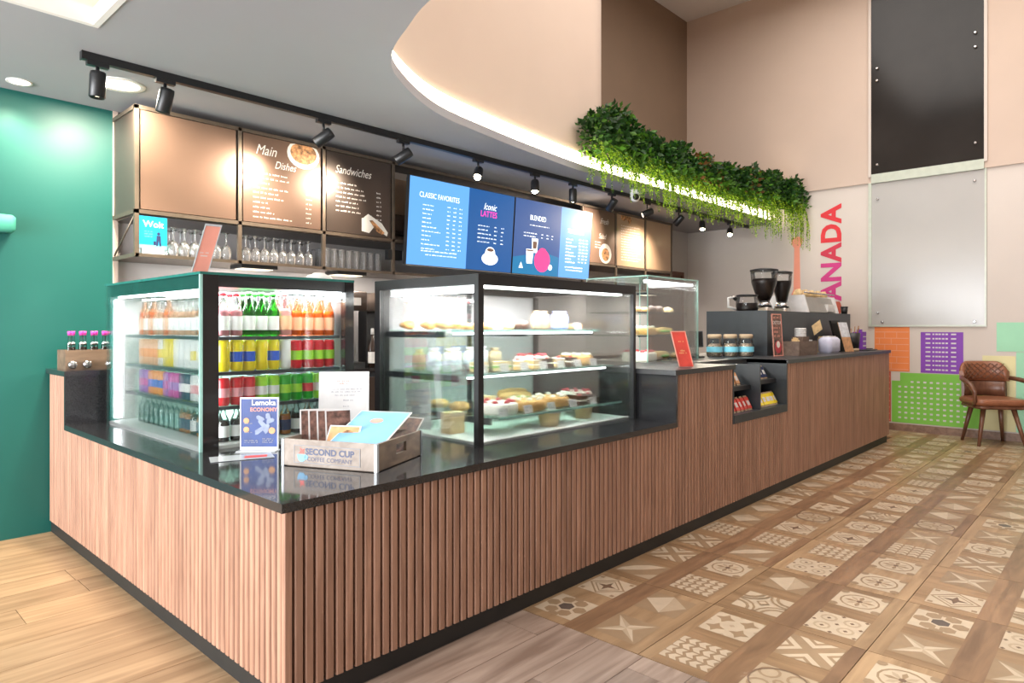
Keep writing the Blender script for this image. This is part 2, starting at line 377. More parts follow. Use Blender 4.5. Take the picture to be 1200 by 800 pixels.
def patterns():
    P = []
    st = []
    for k in range(4):
        a = PI/4+k*PI/2; t = (1.25*math.cos(a), 1.25*math.sin(a))
        for sgn, c in ((.5, W_), (-.5, C_)):
            b = a+sgn*PI/2; st.append(([(0, 0), t, (.3*math.cos(b), .3*math.sin(b))], c))
    P.append((T_, st))                                                                  # four-pointed star
    ck = []
    for i in range(4):
        for j in range(5):
            x = -.78+.52*i; yy = -.86+.42*j
            ck.append(([(x-.22, yy-.12), (x, yy+.02), (x+.22, yy-.12), (x+.22, yy+.14), (x, yy+.3), (x-.22, yy+.14)], W_))
    P.append((T_, ck))                                                                  # rows of little roofs
    dm = []
    for i in (-.5, .5):
        for j in (-.5, .5):
            dm.append(([(i+.42*s*math.cos(k*PI/4), j+.42*s*math.sin(k*PI/4)) for k, s in zip(range(8), (1, .5)*4)], T_))
    for i in (-1, 0, 1):
        for j in (-1, 0, 1): dm.append((ngon(i, j, .13, 4), C_))
    P.append((W_, dm))                                                                  # concave diamonds
    ci = [(q, T_) for cx in (-1, 1) for cy in (-1, 1) for q in ring(cx, cy, .62, .76)+ring(cx, cy, .9, 1.0)]
    ci += [(ngon(0, 0, .3, 4), T_), (ngon(0, 0, .18, 4), W_)]
    P.append((W_, ci))                                                                  # quarter rings
    xx = []
    for k in range(4):
        a = k*PI/2; rot = lambda p: (p[0]*math.cos(a)-p[1]*math.sin(a), p[0]*math.sin(a)+p[1]*math.cos(a))
        xx.append(([rot(p) for p in ((.28, 0), (1, .72), (1, -.72))], W_)); xx.append(([rot(p) for p in ((.58, 0), (1, .42), (1, -.42))], T_)); xx.append(([rot(p) for p in ((.78, 0), (1, .22), (1, -.22))], W_))
    P.append((T_, xx))                                                                  # broad diagonal cross
    dt = [(ngon(i*.45, j*.45, .1, 4), B_) for i in range(-2, 3) for j in range(-2, 3) if (i+j) % 2 == 0]
    P.append((W_, dt+[(q, C_) for i in (-.45, .45) for j in (-.45, .45) for q in ring(i, j, .24, .34, n=10)]))   # dotted
    fl = []
    for k in range(8):
        a = k*PI/4; fl.append(([(0, 0), (.42*math.cos(a-.25), .42*math.sin(a-.25)), (.62*math.cos(a), .62*math.sin(a)), (.42*math.cos(a+.25), .42*math.sin(a+.25))], C_ if k % 2 else T_))
    fl += [(q, T_) for q in ring(0, 0, .72, .8)] + [(ngon(i*.85, j*.85, .2, 8), T_) for i in (-1, 1) for j in (-1, 1)] + [(ngon(0, 0, .13, 8), B_)]
    P.append((W_, fl))                                                                  # rosette
    P.append((T_, [([(-.9, -.2), (.1, 1), (1, .1), (.2, -.9)], W_), ([(-.9, -.2), (.3, -.05), (1, .1), (.2, -.9)], C_)]))      # folded kite
    hc = [(ngon(0, 0, .36, 6), G_)]+[(ngon(.7*math.cos(k*PI/3+PI/6), .7*math.sin(k*PI/3+PI/6), .32, 6), T_) for k in range(6)]
    P.append((W_, hc+[(ngon(sx, 0, .28, 6), T_) for sx in (-1, 1)]))                      # honeycomb
    lf = [([(-.95, .95), (-.45, .92), (.2, .55), (.7, 0), (.95, -.8), (.5, -.55), (-.1, -.05), (-.6, .5)], W_)]
    P.append((T_, lf+[([(-1, -1), (-.2, -1), (-1, -.1)], C_)]))                          # single leaf
    md = [(q, T_) for q in ring(0, 0, .86, .98, n=4)]+[(q, T_) for q in ring(0, 0, .62, .7, n=4)]+[([(.5*s*math.cos(k*PI/4), .5*s*math.sin(k*PI/4)) for k, s in zip(range(8), (1, .35)*4)], B_)]
    P.append((W_, md+[(ngon(i*.82, j*.82, .14, 4, PI/4), T_) for i in (-1, 1) for j in (-1, 1)]))       # medallion
    sw = [(q, T_) for cx, cy in ((-.5, -.5), (.5, .5), (-.5, .5), (.5, -.5)) for q in ring(cx, cy, .3, .4, n=12)]+[(q, T_) for q in ring(0, 0, .1, .2, n=8)]+[(q, B_) for q in ring(0, 0, .95, 1.02, n=20)]
    P.append((C_, sw))                                                                  # linked rings
    return P
inl = []
for base, shapes in patterns():
    mb = MB(); s_ = TI
    mb.face([(-s_, -s_, .0006), (s_, -s_, .0006), (s_, s_, .0006), (-s_, s_, .0006)], base)
    for k, (poly, c) in enumerate(shapes):
        poly = clip(poly)
        if poly: mb.face([(a*s_, b*s_, .0009+.00002*k) for a, b in poly], c)
    o = mb.build('inlay', ['inlay_white', 'inlay_cream', 'inlay_tan', 'inlay_brown', 'inlay_grey'], None, local=True)
    o.data.flip_normals() if o.data.polygons[0].normal.z < 0 else None
    inl.append(o.data); bpy.data.objects.remove(o)
tiles = []
for var in range(3):
    mb = MB(); h = .3135; mb.box(-h, h, -h, h, -.012, 0, 0)
    def strip(x0, x1, y0, y1, m, z): mb.face([(x0, y0, z), (x1, y0, z), (x1, y1, z), (x0, y1, z)], m)
    for xx in (-h, -.055, h-.055): strip(xx, xx+(.11 if xx == -.055 else .055), -h, h, 2 if var != 1 else 0, .0002)
    strip(-h, h, -.055, .055, 1, .0004)
    strip(-h, h, -h, -h+.05, 1 if var == 2 else 0, .0004); strip(-h, h, h-.05, h, 0 if var else 2, .0004)
    o = mb.build('floor_tile', ['tile_tan', 'tile_brown', 'tile_cross'], None, local=True); tiles.append(o.data); bpy.data.objects.remove(o)
for me in tiles+inl:
    for p in me.polygons:
        pass
R = random.Random(11)
fixed = {(0, 0, 0, 0): 8, (0, 0, 0, 1): 0, (0, 0, 1, 1): 7, (0, 0, 1, 0): 10, (0, 1, 0, 0): 1, (0, 1, 0, 1): 11, (0, 1, 1, 1): 4, (0, 1, 1, 0): 2, (1, 1, 0, 0): 3, (1, 1, 0, 1): 5, (1, 1, 1, 0): 7, (1, 1, 1, 1): 6,
         (1, 0, 0, 1): 1, (1, 0, 1, 1): 6, (1, 0, 0, 0): 9, (1, 0, 1, 0): 4, (0, 2, 1, 0): 6, (1, 2, 0, 0): 0, (1, 2, 1, 0): 8, (2, 1, 0, 0): 5, (2, 1, 0, 1): 6, (2, 0, 0, 1): 9, (2, 0, 1, 1): 1}
for i in range(11):
    for j in range(-4, 5):
        tx = T0X+.63*i+.315; ty = T0Y-.63*j-.315
        if tx+.315 > XW+.1 or (j < 0 and tx < 8.2): continue
        t = bpy.data.objects.new('floor_tile', tiles[R.randrange(3)]); COL.objects.link(t); t.parent = floor; t.location = (tx, ty, 0)
        for a in (0, 1):
            for b in (0, 1):
                k = fixed.get((i, j, a, b), None)
                q = bpy.data.objects.new('inlay', inl[R.randrange(12) if k is None else k]); COL.objects.link(q); q.parent = t
                q.location = ((a-.5)*CELL, (.5-b)*CELL, .0004); q.rotation_euler = (0, 0, R.randrange(4)*PI/2 if k is None else 0)

# low ceiling with the curved opening of the atrium and a square coffer over the seating side
ctrl = [(9.1, 3.78), (7.5, 3.78), (5.9, 3.785), (5.05, 3.775), (4.3, 3.70), (3.6, 3.60), (2.95, 3.46), (2.40, 3.15), (2.16, 2.89), (2.02, 2.58), (1.91, 2.24), (1.84, 1.6), (1.95, .8), (2.4, .05), (3.3, -.45), (5, -.7), (9.1, -.75)]
ctrl = [(XW if x > 9 else x*.9655, y_*.9655) for x, y_ in ctrl]
def catmull(P, n=6):
    out = []
    for i in range(len(P)-1):
        p0, p1, p2, p3 = P[max(i-1, 0)], P[i], P[i+1], P[min(i+2, len(P)-1)]
        for k in range(n):
            t = k/n; out.append(tuple(.5*((2*p1[c])+(-p0[c]+p2[c])*t+(2*p0[c]-5*p1[c]+4*p2[c]-p3[c])*t*t+(-p0[c]+3*p1[c]-3*p2[c]+p3[c])*t**3) for c in (0, 1)))
    return out+[P[-1]]
edge = catmull(ctrl)
def offset(P, d):
    out = []
    for i, p in enumerate(P):
        a, b = Vector(P[max(i-1, 0)]), Vector(P[min(i+1, len(P)-1)]); t = (b-a).normalized(); out.append((p[0]+t.y*d, p[1]-t.x*d))
    out[0] = (XW, out[0][1]); out[-1] = (XW, out[-1][1]); return out
ceil_outline = edge[::-1]+[(XW, YB), (-4.5, YB), (-4.5, -3.5), (XW, -3.5)]
coff = [(-1.2, .9), (.966, .9), (.966, 3.55), (-1.2, 3.55)]
ceil = struct(fill(ceil_outline, ZC, ZC+.06, 'ceiling', 'ceiling_paint', holes=[coff]))
# coffer box above the hole, with a light cove around it
mb = MB(); c0, c1, d0, d1 = -1.2, .966, .9, 3.55
for x0, x1, y0, y1 in ((c0+.003, c0+.03, d0+.003, d1-.003), (c1-.03, c1-.003, d0+.003, d1-.003), (c0+.03, c1-.03, d0+.003, d0+.03), (c0+.03, c1-.03, d1-.03, d1-.003)): mb.box(x0, x1, y0, y1, ZC-.004, ZC+.075)
struct(mb.build('trim_1', 'ceiling_white'))
mb = MB(); e_ = .16
mb.box(c0-e_, c1+e_, d0-e_, d1+e_, ZC+.26, ZC+.28)
for x0, x1, y0, y1 in ((c0-e_-.02, c0-e_, d0-e_, d1+e_), (c1+e_, c1+e_+.02, d0-e_, d1+e_), (c0-e_, c1+e_, d0-e_-.02, d0-e_), (c0-e_, c1+e_, d1+e_, d1+e_+.02)): mb.box(x0, x1, y0, y1, ZC+.06, ZC+.28)
struct(mb.build('ceiling_coffer', 'ceiling_white'))
cv = thing('coffer_light_strip', 'warm light strip hidden around the recessed ceiling coffer', 'light strip', (c1, d1, ZC+.062))
for x0, x1, y0, y1 in ((c1+.05, c1+.10, d0, d1), (c0, c1, d1+.05, d1+.10), (c0-.10, c0-.05, d0, d1), (c0, c1, d0-.10, d0-.05)): MB().box(x0, x1, y0, y1, ZC+.062, ZC+.10).build('strip', 'led_coffer', cv)

# curved atrium wall above the opening, from the far straight run round to behind the camera
up = [p for p in offset(edge, .07) if p[0] <= 5.36 or p[1] < 2]
mb = MB(); n = len(up); vs = [(x, y_, z) for z in (ZC+.06, ZT) for x, y_ in up]; mb.mesh(vs, [(i, i+1, n+i+1, n+i) for i in range(n-1)], 0, True)
up2 = offset(up, .1); up2[0] = (up[0][0], up[0][1]+.1); up2[-1] = (up[-1][0], up[-1][1]-.1)
mb.mesh([(x, y_, z) for z in (ZC+.06, ZT) for x, y_ in up2], [(i, n+i, n+i+1, i+1) for i in range(n-1)])
mb.face([(*up[0], ZC+.06), (*up2[0], ZC+.06), (*up2[0], ZT), (*up[0], ZT)])
struct(mb.build('wall_atrium', 'plaster_beige'))
led = [p for p in offset(edge, .05) if p[1] > 1.5]
mb = MB(); n = len(led); led_b = [p for p in offset(edge, .068) if p[1] > 1.5][:n]
mb.mesh([(*p, ZC+.062) for p in led]+[(*p, ZC+.185) for p in led], [(i, i+1, n+i+1, n+i) for i in range(n-1)], 0)
mb.mesh([(*p, ZC+.185) for p in led]+[(*p, ZC+.185) for p in led_b], [(i, i+1, n+i+1, n+i) for i in range(n-1)], 0)
mb.mesh([(*p, ZC+.062) for p in led_b]+[(*p, ZC+.185) for p in led_b], [(i, i+1, n+i+1, n+i) for i in range(n-1)], 0)
tag(mb.build('cove_light_strip', 'led_warm', loc=(5, 3.8, ZC+.062)), 'warm glowing strip along the curved edge of the ceiling opening', 'light strip')
struct(MB().box(5.36, XW, 3.72, 3.79, ZC+.06, ZC+.34).build('wall_glow_parapet', 'plaster_beige'))  # low wall added behind the plants to catch the strip's glow
struct(MB().box(5.20, XW, YB, YB+.1, ZC+.06, ZT).build('wall_back_upper', 'plaster_brown'))
struct(MB().box(5.25, 5.35, 3.83, YB, ZC+.06, ZT).build('wall_return', 'plaster_beige'))
struct(MB().box(1.6, XW+.2, -3.5, YB+.1, ZT, ZT+.1).build('ceiling_upper', 'ceiling_white'))
struct(MB().box(1.38, XW, YB, YB+.1, -.12, ZC).build('wall_back', 'plaster_grey'))
struct(MB().box(-4.5, 1.40, YG, YB+.1, -.12, ZC).build('wall_left', 'plaster_green'))
struct(MB().box(1.40, 1.43, YG-.005, YB, 0, ZC).build('trim_2', 'plaster_beige'))
struct(MB().box(XW, XW+.12, -3.5, YB+.1, -.12, 3.03).build('wall_right', 'plaster_pale'))
struct(MB().box(XW-.025, XW+.12, -3.5, YB+.1, 3.03, ZT).build('wall_right_upper', 'plaster_beige'))
struct(MB().box(-4.5, XW, -3.6, -3.5, 0, ZT).build('wall_front', 'plaster_pale'))
struct(MB().box(XW-.018, XW, -3.5, YB, 0, .085).build('baseboard_right', 'skirting_wood'))
struct(MB().box(-4.5, -4.4, -3.5, YB, 2.55, ZC).build('wall_street', 'plaster_pale'))
d1_ = struct(MB().box(8.0, 8.06, YB-.05, YB, 0, 2.05).box(8.84, 8.90, YB-.05, YB, 0, 2.05).box(8.06, 8.84, YB-.05, YB, 2.0, 2.05).build('door_1', 'door_brown'))
MB().box(8.06, 8.84, YB-.03, YB-.001, 0, 2.0).build('door_leaf', 'door_brown', d1_)
# street glazing behind the camera, mirrored in the glass panel
for k in range(5):
    y0 = -3.4+k*1.66; wn = struct(MB().box(-4.5, -4.42, y0, y0+.07, 0, 2.55).box(-4.5, -4.42, y0+1.59, y0+1.66, 0, 2.55).box(-4.5, -4.42, y0+.07, y0+1.59, 2.48, 2.55).box(-4.5, -4.42, y0+.07, y0+1.59, 0, .08).build('window_%d' % (k+3), 'black_metal'))
    MB().box(-4.47, -4.46, y0+.07, y0+1.59, .08, 2.48).build('pane', 'pane', wn)

# tall glass panels in the end wall
fr = SIDE(XW, 2.389, 0)           # a runs towards -Y
w1 = struct(MB().fbox(fr, 0, 1.15, 3.13, ZT, .026, .04).build('window_1', 'dark_panel'))
MB().fbox(fr, -.03, 0, 3.1, ZT, .026, .05).fbox(fr, 1.15, 1.18, 3.1, ZT, .026, .05).build('window_frame', 'plaster_pale', w1)
MB().fbox(fr, 0, 1.15, 3.02, 3.13, .0, .045).build('glass_band', 'panel_band', w1)
for a, b in ((.07, 4.42), (.07, 4.27), (1.07, 4.56), (1.07, 4.40), (.07, 3.24), (1.07, 3.32)):
    p = fr.p(a, b, .04); MB().lathe([(.018, 0), (.018, .02), (.01, .03)], (0, 0, 0), 10).xform(Matrix.Translation(p) @ Matrix.Rotation(-PI/2, 4, 'Y')).build('glass_bolt', 'steel', w1)
w2 = struct(MB().fbox(fr, .0, 1.15, 1.275, 3.01, .004, .02).build('window_2', 'frosted_panel'))
MB().fbox(fr, -.035, 0, 1.255, 3.03, 0, .03).fbox(fr, 1.15, 1.17, 1.255, 3.03, 0, .02).fbox(fr, 0, 1.15, 1.255, 1.275, 0, .02).build('window_frame', 'panel_band', w2)
for a, b in ((.07, 1.42), (.07, 2.82), (1.06, 2.9), (1.06, 1.31), (.12, 1.31)):
    p = fr.p(a, b, .02); MB().lathe([(.016, 0), (.016, .015), (.01, .02)], (0, 0, 0), 10).xform(Matrix.Translation(p) @ Matrix.Rotation(-PI/2, 4, 'Y')).build('glass_bolt', 'steel', w2)

# painted decals on the end wall
def wf(y, z): return Frame((XW-.001, y, z), (0, -1, 0), (0, 0, 1))
ca = thing('wall_lettering', 'tall red and magenta CANADA lettering running up the end wall', 'lettering', (XW-.002, 2.876, 1.3))
vf = Frame((XW-.001, 2.756, 1.34), (0, 0, 1), (0, 1, 0))
vf.n = Vector((-1, 0, 0))
for k, (ch, m) in enumerate(zip('CANADA', ('paint_brick', 'paint_magenta', 'paint_magenta', 'paint_crimson', 'paint_red', 'paint_red'))):
    text('letter', ch, vf, .12+k*.248, .0, .335, m, ca, off=.003, xs=1.0, bold=.012)
tw = thing('wall_decal', 'orange broadcasting tower silhouette painted beside the espresso machine', 'wall decal', (XW-.002, 3.3, 1.0))
f_ = wf(3.30, 0)
MB().fprism(f_, [(-.11, 1.0), (.11, 1.0), (.10, 1.62), (.045, 1.75), (.035, 2.3), (.07, 2.36), (.07, 2.42), (.03, 2.45), (-.03, 2.45), (-.07, 2.42), (-.07, 2.36), (-.035, 2.3), (-.045, 1.75), (-.10, 1.62)], 0, .003).build('silhouette', 'paint_salmon', tw)
def building(name, lab, y0, y1, z0, z1, m, marks, mark_m='paper', notch=None):
    t = thing('wall_decal', lab, 'wall decal', (XW-.002, (y0+y1)/2, z0)); f = wf(y0, z0); W = y0-y1; Hh = z1-z0
    poly = [(0, 0), (W, 0), (W, Hh), (0, Hh)] if not notch else [(0, 0), (W, 0), (W, Hh), (notch[0], Hh), (notch[0], notch[1]), (0, notch[1])]
    MB().fprism(f, poly, 0, .003).build('silhouette', m, t)
    mb = MB()
    for a, b, w_, h_ in marks(W, Hh): mb.fpoly(f, [(a, b), (a+w_, b), (a+w_, b+h_), (a, b+h_)], .0042)
    if mb.f: mb.build('window_marks', mark_m, t)['kind'] = 'stuff'
    return t
def mk_brick(W, Hh): return [(.01, .02+i*.075, W-.02, .008) for i in range(int(Hh/.075))]+[(.05+.13*k+(.06 if i % 2 else 0), .02+i*.075, .006, .075) for i in range(int(Hh/.075)-1) for k in range(max(0, int((W-.08)/.13)))]
building('a', 'orange brick tower decal behind the far end of the counter', 2.36, 1.98, .715, 1.25, 'paint_orange', mk_brick, 'paint_orange_pale')
building('h', 'narrow brick red strip decal between the counter and green block', 2.36, 2.18, .10, .71, 'paint_brick', mk_brick, 'paint_orange_pale')
building('b', 'small brick red block decal standing over the lower edge of the glass', 2.30, 1.97, 1.285, 1.36, 'paint_brick', lambda W, Hh: [(.01, .03, W-.02, .006)])
building('c', 'purple tower decal with rows of white windows', 1.864, 1.44, .71, 1.19, 'paint_purple', lambda W, Hh: [(a, .03+i*.052, w_, .017) for i in range(9) for a, w_ in ((.05, .05), (.12, .02), (.15, .025), (.18, .025), (.215, .025), (.25, .025), (.305, .05))])
building('d', 'wide lime green block decal dotted with white windows', 2.17, 1.26, .10, .70, 'paint_green', lambda W, Hh: [(.07+.066*k, .05+i*.062, .03, .02) for i in range(8) for k in range(11) if not (i > 6 and (k < 2))], notch=(.09, .5))
building('e', 'mint green tower decal beside the leather chair', 1.13, .45, .98, 1.30, 'paint_mint', lambda W, Hh: [(.03+.05*k, .05+i*.09, .03, .04) for i in range(3) for k in range(12)], 'paint_mint')
building('f', 'mint green lower block decal beneath the mint tower', .955, .45, .10, .975, 'paint_mint', lambda W, Hh: [(.04+.06*k, .05+i*.09, .03, .04) for i in range(9) for k in range(7)], 'paint_mint')
building('g', 'pale yellow block decal behind the leather chair', 1.40-.14, .96, .10, .93, 'paint_yellow_pale', lambda W, Hh: [])

# ================================================================== THE COUNTER
XL = 1.05; YF = 1.97; XE = 8.15; ZL = .694; ZH = .998
SW = .038
ct = thing('service_counter', 'long L-shaped cafe counter clad in vertical brown wooden slats', 'counter', (XL, YF, 0))
body = MB().box(XL+.028, 3.52, YF+.028, 3.03, .08, ZL-.03).box(XL+.028, 2.02, 3.03, YG, .08, ZL-.03).box(XL+.028, 2.02, 4.47, YG, ZL-.03, ZH-.03)
body.box(3.52, 4.28, YF+.028, 3.03, .08, ZH-.03).box(5.225, XE-.022, YF+.028, 3.03, .08, ZH-.03).box(4.28, 5.225, YF+.028, 3.03, .08, .60).box(4.28, 5.225, 2.30, 3.03, .60, ZH-.03)
body.build('carcass', 'slat_back', ct)
MB().box(XL+.02, XE-.04, YF+.014, YF+.028, 0, .085).box(XL+.014, XL+.028, YF+.02, YG, 0, .085).build('kick_plate', 'kick_black', ct)
def slat_mesh(h):
    a = .0145; b = .0112; d = .022; mb = MB()
    prof = [(-a, d), (-a, .005), (-b, .001), (b, .001), (a, .005), (a, d)]
    return mb.mesh([(x, y_, 0) for x, y_ in prof]+[(x, y_, h) for x, y_ in prof], [(0, 1, 7, 6), (1, 2, 8, 7), (2, 3, 9, 8), (3, 4, 10, 9), (4, 5, 11, 10), (5, 4, 3, 2, 1, 0), (6, 7, 8, 9, 10, 11)])
SM = {}
def slat(x, y_, h, rz):
    if h not in SM: o = slat_mesh(h).build('slat', 'slat_wood', ct, local=True); SM[h] = o
    else: o = SM[h].copy(); COL.objects.link(o)
    o.location = (x-XL, y_-YF, .075); o.rotation_euler = (0, 0, rz)
x = XL+.019
while x < XE-.01:
    h = .59 if x < 3.515 else (.525 if 4.285 < x < 5.22 else .893); slat(x, YF, h, 0); x += SW
y = YF+.03
while y < YG-.01: slat(XL, y, .59 if y < 4.46 else .89, -PI/2); y += SW
# end panel of the counter
MB().box(XE-.022, XE, YF+.01, 3.03, .075, ZH-.03).build('end_panel', 'slat_wood', ct)
# niche with two open bays
nb = MB().box(4.275, 4.29, YF-.002, 2.30, .60, ZH-.03).box(5.21, 5.23, YF-.002, 2.30, .60, ZH-.002).box(4.29, 5.21, 2.28, 2.30, .60, ZH-.03).box(4.29, 5.21, YF-.004, 2.28, .60, .655)
nb.box(4.74, 4.755, YF+.01, 2.28, .655, ZH-.02).build('niche_lining', 'dark_slate', ct)
MB().box(4.29, 4.74, 2.05, 2.28, .80, .83).build('niche_shelf', 'black_metal', ct); MB().box(4.755, 5.21, 2.05, 2.28, .82, .85).build('niche_shelf', 'black_metal', ct)
# worktops
wt = thing('worktop', 'low polished black granite worktop wrapping the counter corner', 'worktop', (XL, YF, ZL-.03))
MB().prism([(XL-.012, YF-.015), (3.50, YF-.015), (3.50, 3.05), (2.04, 3.05), (2.04, 4.45), (XL-.012, 4.45)], ZL-.03, ZL).build('slab', 'granite', wt)
MB().box(3.50, 3.52, YF-.012, 3.03, ZL-.03, ZH-.03).build('upstand', 'granite', wt)
MB().box(XL-.008, 2.04, 4.45, 4.47, ZL-.03, ZH-.03).build('upstand', 'granite', wt)
w2t = MB().box(XL-.014, 2.04, 4.44, YG-.002, ZH-.03, ZH).build('worktop', 'granite', loc=(XL, 4.44, ZH-.03)); tag(w2t, 'short raised black worktop under the syrup rack by the green wall', 'worktop')
w3t = MB().prism([(3.49, YF-.015), (4.29, YF-.015), (4.29, 2.285), (5.21, 2.285), (5.21, YF-.015), (XE+.01, YF-.015), (XE+.01, 3.06), (3.49, 3.06)], ZH-.03, ZH).build('worktop', 'slate_top', loc=(3.49, YF, ZH-.03))
tag(w3t, 'raised black worktop running from the snack niche to the espresso station', 'worktop')

# ================================================================== DRINKS FRIDGE
fx0, fx1, fy0, fy1 = 1.22, 2.02, 3.03, 4.37; FT = 1.497
fg = thing('drinks_fridge', 'black framed glass drinks fridge full of bottles and cans', 'fridge', (fx0, fy0, ZL))
MB().box(fx0, fx1, fy0, fy1, FT-.012, FT).build('top_panel', 'glass_edge', fg)
MB().box(fx0+.03, fx1, fy0+.012, fy1-.02, FT-.065, FT-.012).build('header', 'black_metal', fg)
MB().box(fx0+.012, fx0+.085, fy0+.004, fy0+.02, ZL, FT-.012).build('post', 'black_gloss', fg)
MB().box(fx1-.05, fx1, fy0+.004, fy0+.05, ZL, FT-.012).build('post', 'black_gloss', fg)
MB().box(fx0+.012, fx0+.05, fy1-.05, fy1, ZL, FT-.012).build('post', 'glass_edge', fg)
MB().box(fx0, fx0+.012, fy0, fy0+.012, ZL, FT-.012).build('post', 'glass_edge_pale', fg)
MB().box(fx0+.004, fx0+.010, fy0+.012, fy1, ZL+.002, FT-.012).build('glass_pane', 'pane', fg)
MB().box(fx0+.085, fx1-.05, fy0+.006, fy0+.012, ZL+.002, FT-.065).build('glass_pane', 'pane', fg)
MB().box(fx0+.012, fx0+.03, fy0+.02, fy1-.05, FT-.075, FT-.012).build('fascia', 'glass_edge', fg)
MB().box(fx1-.03, fx1-.005, fy0+.05, fy1, ZL, FT-.012).build('back_panel', 'black_metal', fg)
MB().box(fx0+.05, fx1-.03, fy1-.03, fy1-.005, ZL, FT-.012).build('back_panel', 'plaster_grey', fg)
MB().box(fx0+.012, fx1-.03, fy0+.015, fy1-.03, ZL, ZL+.016).build('deck', 'machine_white', fg)  # white colour stands for bright reflections in the deck
for z in (1.205, 1.04, .88):
    s = MB().box(fx0+.10, fx1-.05, fy0+.07, fy1-.06, z-.008, z).build('shelf', 'shelf_glass', fg)
    MB().box(fx0+.10, fx1-.05, fy0+.062, fy0+.07, z-.016, z).box(fx0+.092, fx0+.10, fy0+.07, fy1-.06, z-.016, z).build('shelf_edge', 'dark_slate', s)
MB().box(fx0+.03, fx0+.055, fy1-.085, fy1-.055, ZL+.03, FT-.09).build('light_tube', 'led_white', fg)
MB().box(fx0+.45, fx1-.06, fy0+.03, fy0+.05, FT-.082, FT-.066).build('light_tube', 'led_white', fg)
MB().box(fx0+.04, fx0+.055, fy0+.10, fy1-.10, FT-.085, FT-.068).build('light_tube', 'led_white', fg)
area('fridge_lamp', (1.62, 3.65, FT-.07), (0, 0, -1),   .6, 1.1, 60, (.95, .98, 1))

def bottle(name, label, kind, glassm, liquid, labm, capm, h=.2, r=.029, neck=.012):
    t = thing(name, label, 'bottle', (0, 0, -9))
    MB().lathe([(r*.9, 0), (r, .008), (r, h*.56), (r*.85, h*.64), (neck, h*.80), (neck, h*.94)], n=12).build('glass', glassm, t, local=True)
    if liquid: MB().lathe([(r*.86, .004), (r*.93, .012), (r*.93, h*.54), (r*.7, h*.62)], n=12).build('drink', liquid, t, local=True)
    if labm: MB().lathe([(r*1.02, h*.14), (r*1.02, h*.46)], n=12, caps=False).build('label', labm, t, local=True)
    MB().lathe([(neck*1.15, h*.92), (neck*1.2, h*.995), (neck*.9, h)], n=10).build('cap', capm, t, local=True)
    return t
def can(label, bodym, bandm, h=.135, r=.029):
    t = thing('drink_can', label, 'can', (0, 0, -9))
    MB().lathe([(r*.8, 0), (r, .008), (r, h-.012), (r*.84, h-.002)], n=12).build('body', bodym, t, local=True)
    MB().lathe([(r*1.015, h*.30), (r*1.015, h*.62)], n=12, caps=False).build('band', bandm, t, local=True)
    MB().lathe([(r*.84, h-.003), (r*.84, h), (r*.75, h-.002)], n=12).build('lid', 'steel', t, local=True)
    return t
K = {}
K['pinkb'] = bottle('drink_bottle', 'pink lemonade glass bottle with white label on top fridge shelf', 0, 'bottle_clear', 'drink_pink', 'drink_white', 'drink_red', .21)
K['greenb'] = bottle('drink_bottle', 'green glass bottle with white label on top fridge shelf', 0, 'bottle_green', None, 'drink_white', 'drink_green', .215)
K['bigpink'] = bottle('drink_bottle', 'larger pale pink bottle between the green and orange bottles', 0, 'bottle_pink', 'drink_white', 'drink_peach', 'drink_white', .222, .034, .013)
K['orangeb'] = bottle('juice_bottle', 'orange juice bottle with peach label on top fridge shelf', 0, 'bottle_orange', 'drink_orange', 'drink_peach', 'drink_white', .205)
K['whiteb'] = bottle('drink_bottle', 'clear glass bottle with broad white label on top fridge shelf', 0, 'bottle_clear', 'drink_peach', 'drink_white', 'steel', .20)
K['redb'] = bottle('drink_bottle', 'amber glass bottle with white label on top fridge shelf', 0, 'bottle_clear', 'drink_amber', 'drink_white', 'drink_red', .215)
K['yblue'] = can('yellow and blue drink can on second fridge shelf', 'drink_yellow', 'drink_blue', .15)
K['yel'] = can('plain yellow drink can on second fridge shelf', 'drink_yellow', 'drink_yellow', .15)
K['whitec'] = can('white drink can on second fridge shelf', 'drink_white', 'drink_white', .15)
K['redy'] = can('red and yellow drink can on second fridge shelf', 'drink_red', 'drink_lime', .145)
K['orgc'] = can('orange drink can on second fridge shelf', 'drink_peach', 'drink_orange', .145)
K['ylwhite'] = can('white and yellow drink can on second fridge shelf', 'drink_white', 'drink_yellow', .145)
K['redc'] = can('red drink can with pink band on third fridge shelf', 'drink_red', 'drink_pink', .132)
K['lime'] = can('lime green drink can on third fridge shelf', 'drink_lime', 'drink_white', .132)
K['grn'] = can('dark green drink can on third fridge shelf', 'drink_green', 'drink_lime', .132)
K['grnred'] = can('green drink can with red band on third fridge shelf', 'drink_green', 'drink_red', .132)
K['purp'] = can('purple drink can on third fridge shelf', 'drink_purple', 'drink_magenta', .132)
K['purpo'] = can('orange drink can with blue band on third fridge shelf', 'drink_orange', 'drink_blue', .132)
K['mag'] = can('magenta drink can on third fridge shelf', 'drink_magenta', 'drink_purple', .132)
K['navy'] = can('navy and white drink can on third fridge shelf', 'drink_navy', 'drink_white', .132)
K['wpink'] = can('white drink can with pink band on third fridge shelf', 'drink_white', 'drink_pink', .132)
K['water'] = bottle('water_bottle', 'clear water bottle with white cap on the fridge deck', 0, 'bottle_clear', None, 'glass_clear', 'drink_white', .165, .031)
K['tea'] = bottle('tea_bottle', 'iced tea bottle with yellow cap on the fridge deck', 0, 'bottle_clear', 'drink_amber', 'drink_navy', 'drink_yellow', .165, .03)
K['cola'] = bottle('cola_bottle', 'dark cola bottle with white cap on the fridge deck', 0, 'bottle_clear', 'drink_dark', 'drink_white', 'drink_white', .165, .029)
K['teal'] = bottle('soda_bottle', 'green soda bottle with yellow cap on the fridge deck', 0, 'bottle_green', 'drink_green', 'drink_white', 'drink_yellow', .165, .029)
first = {}
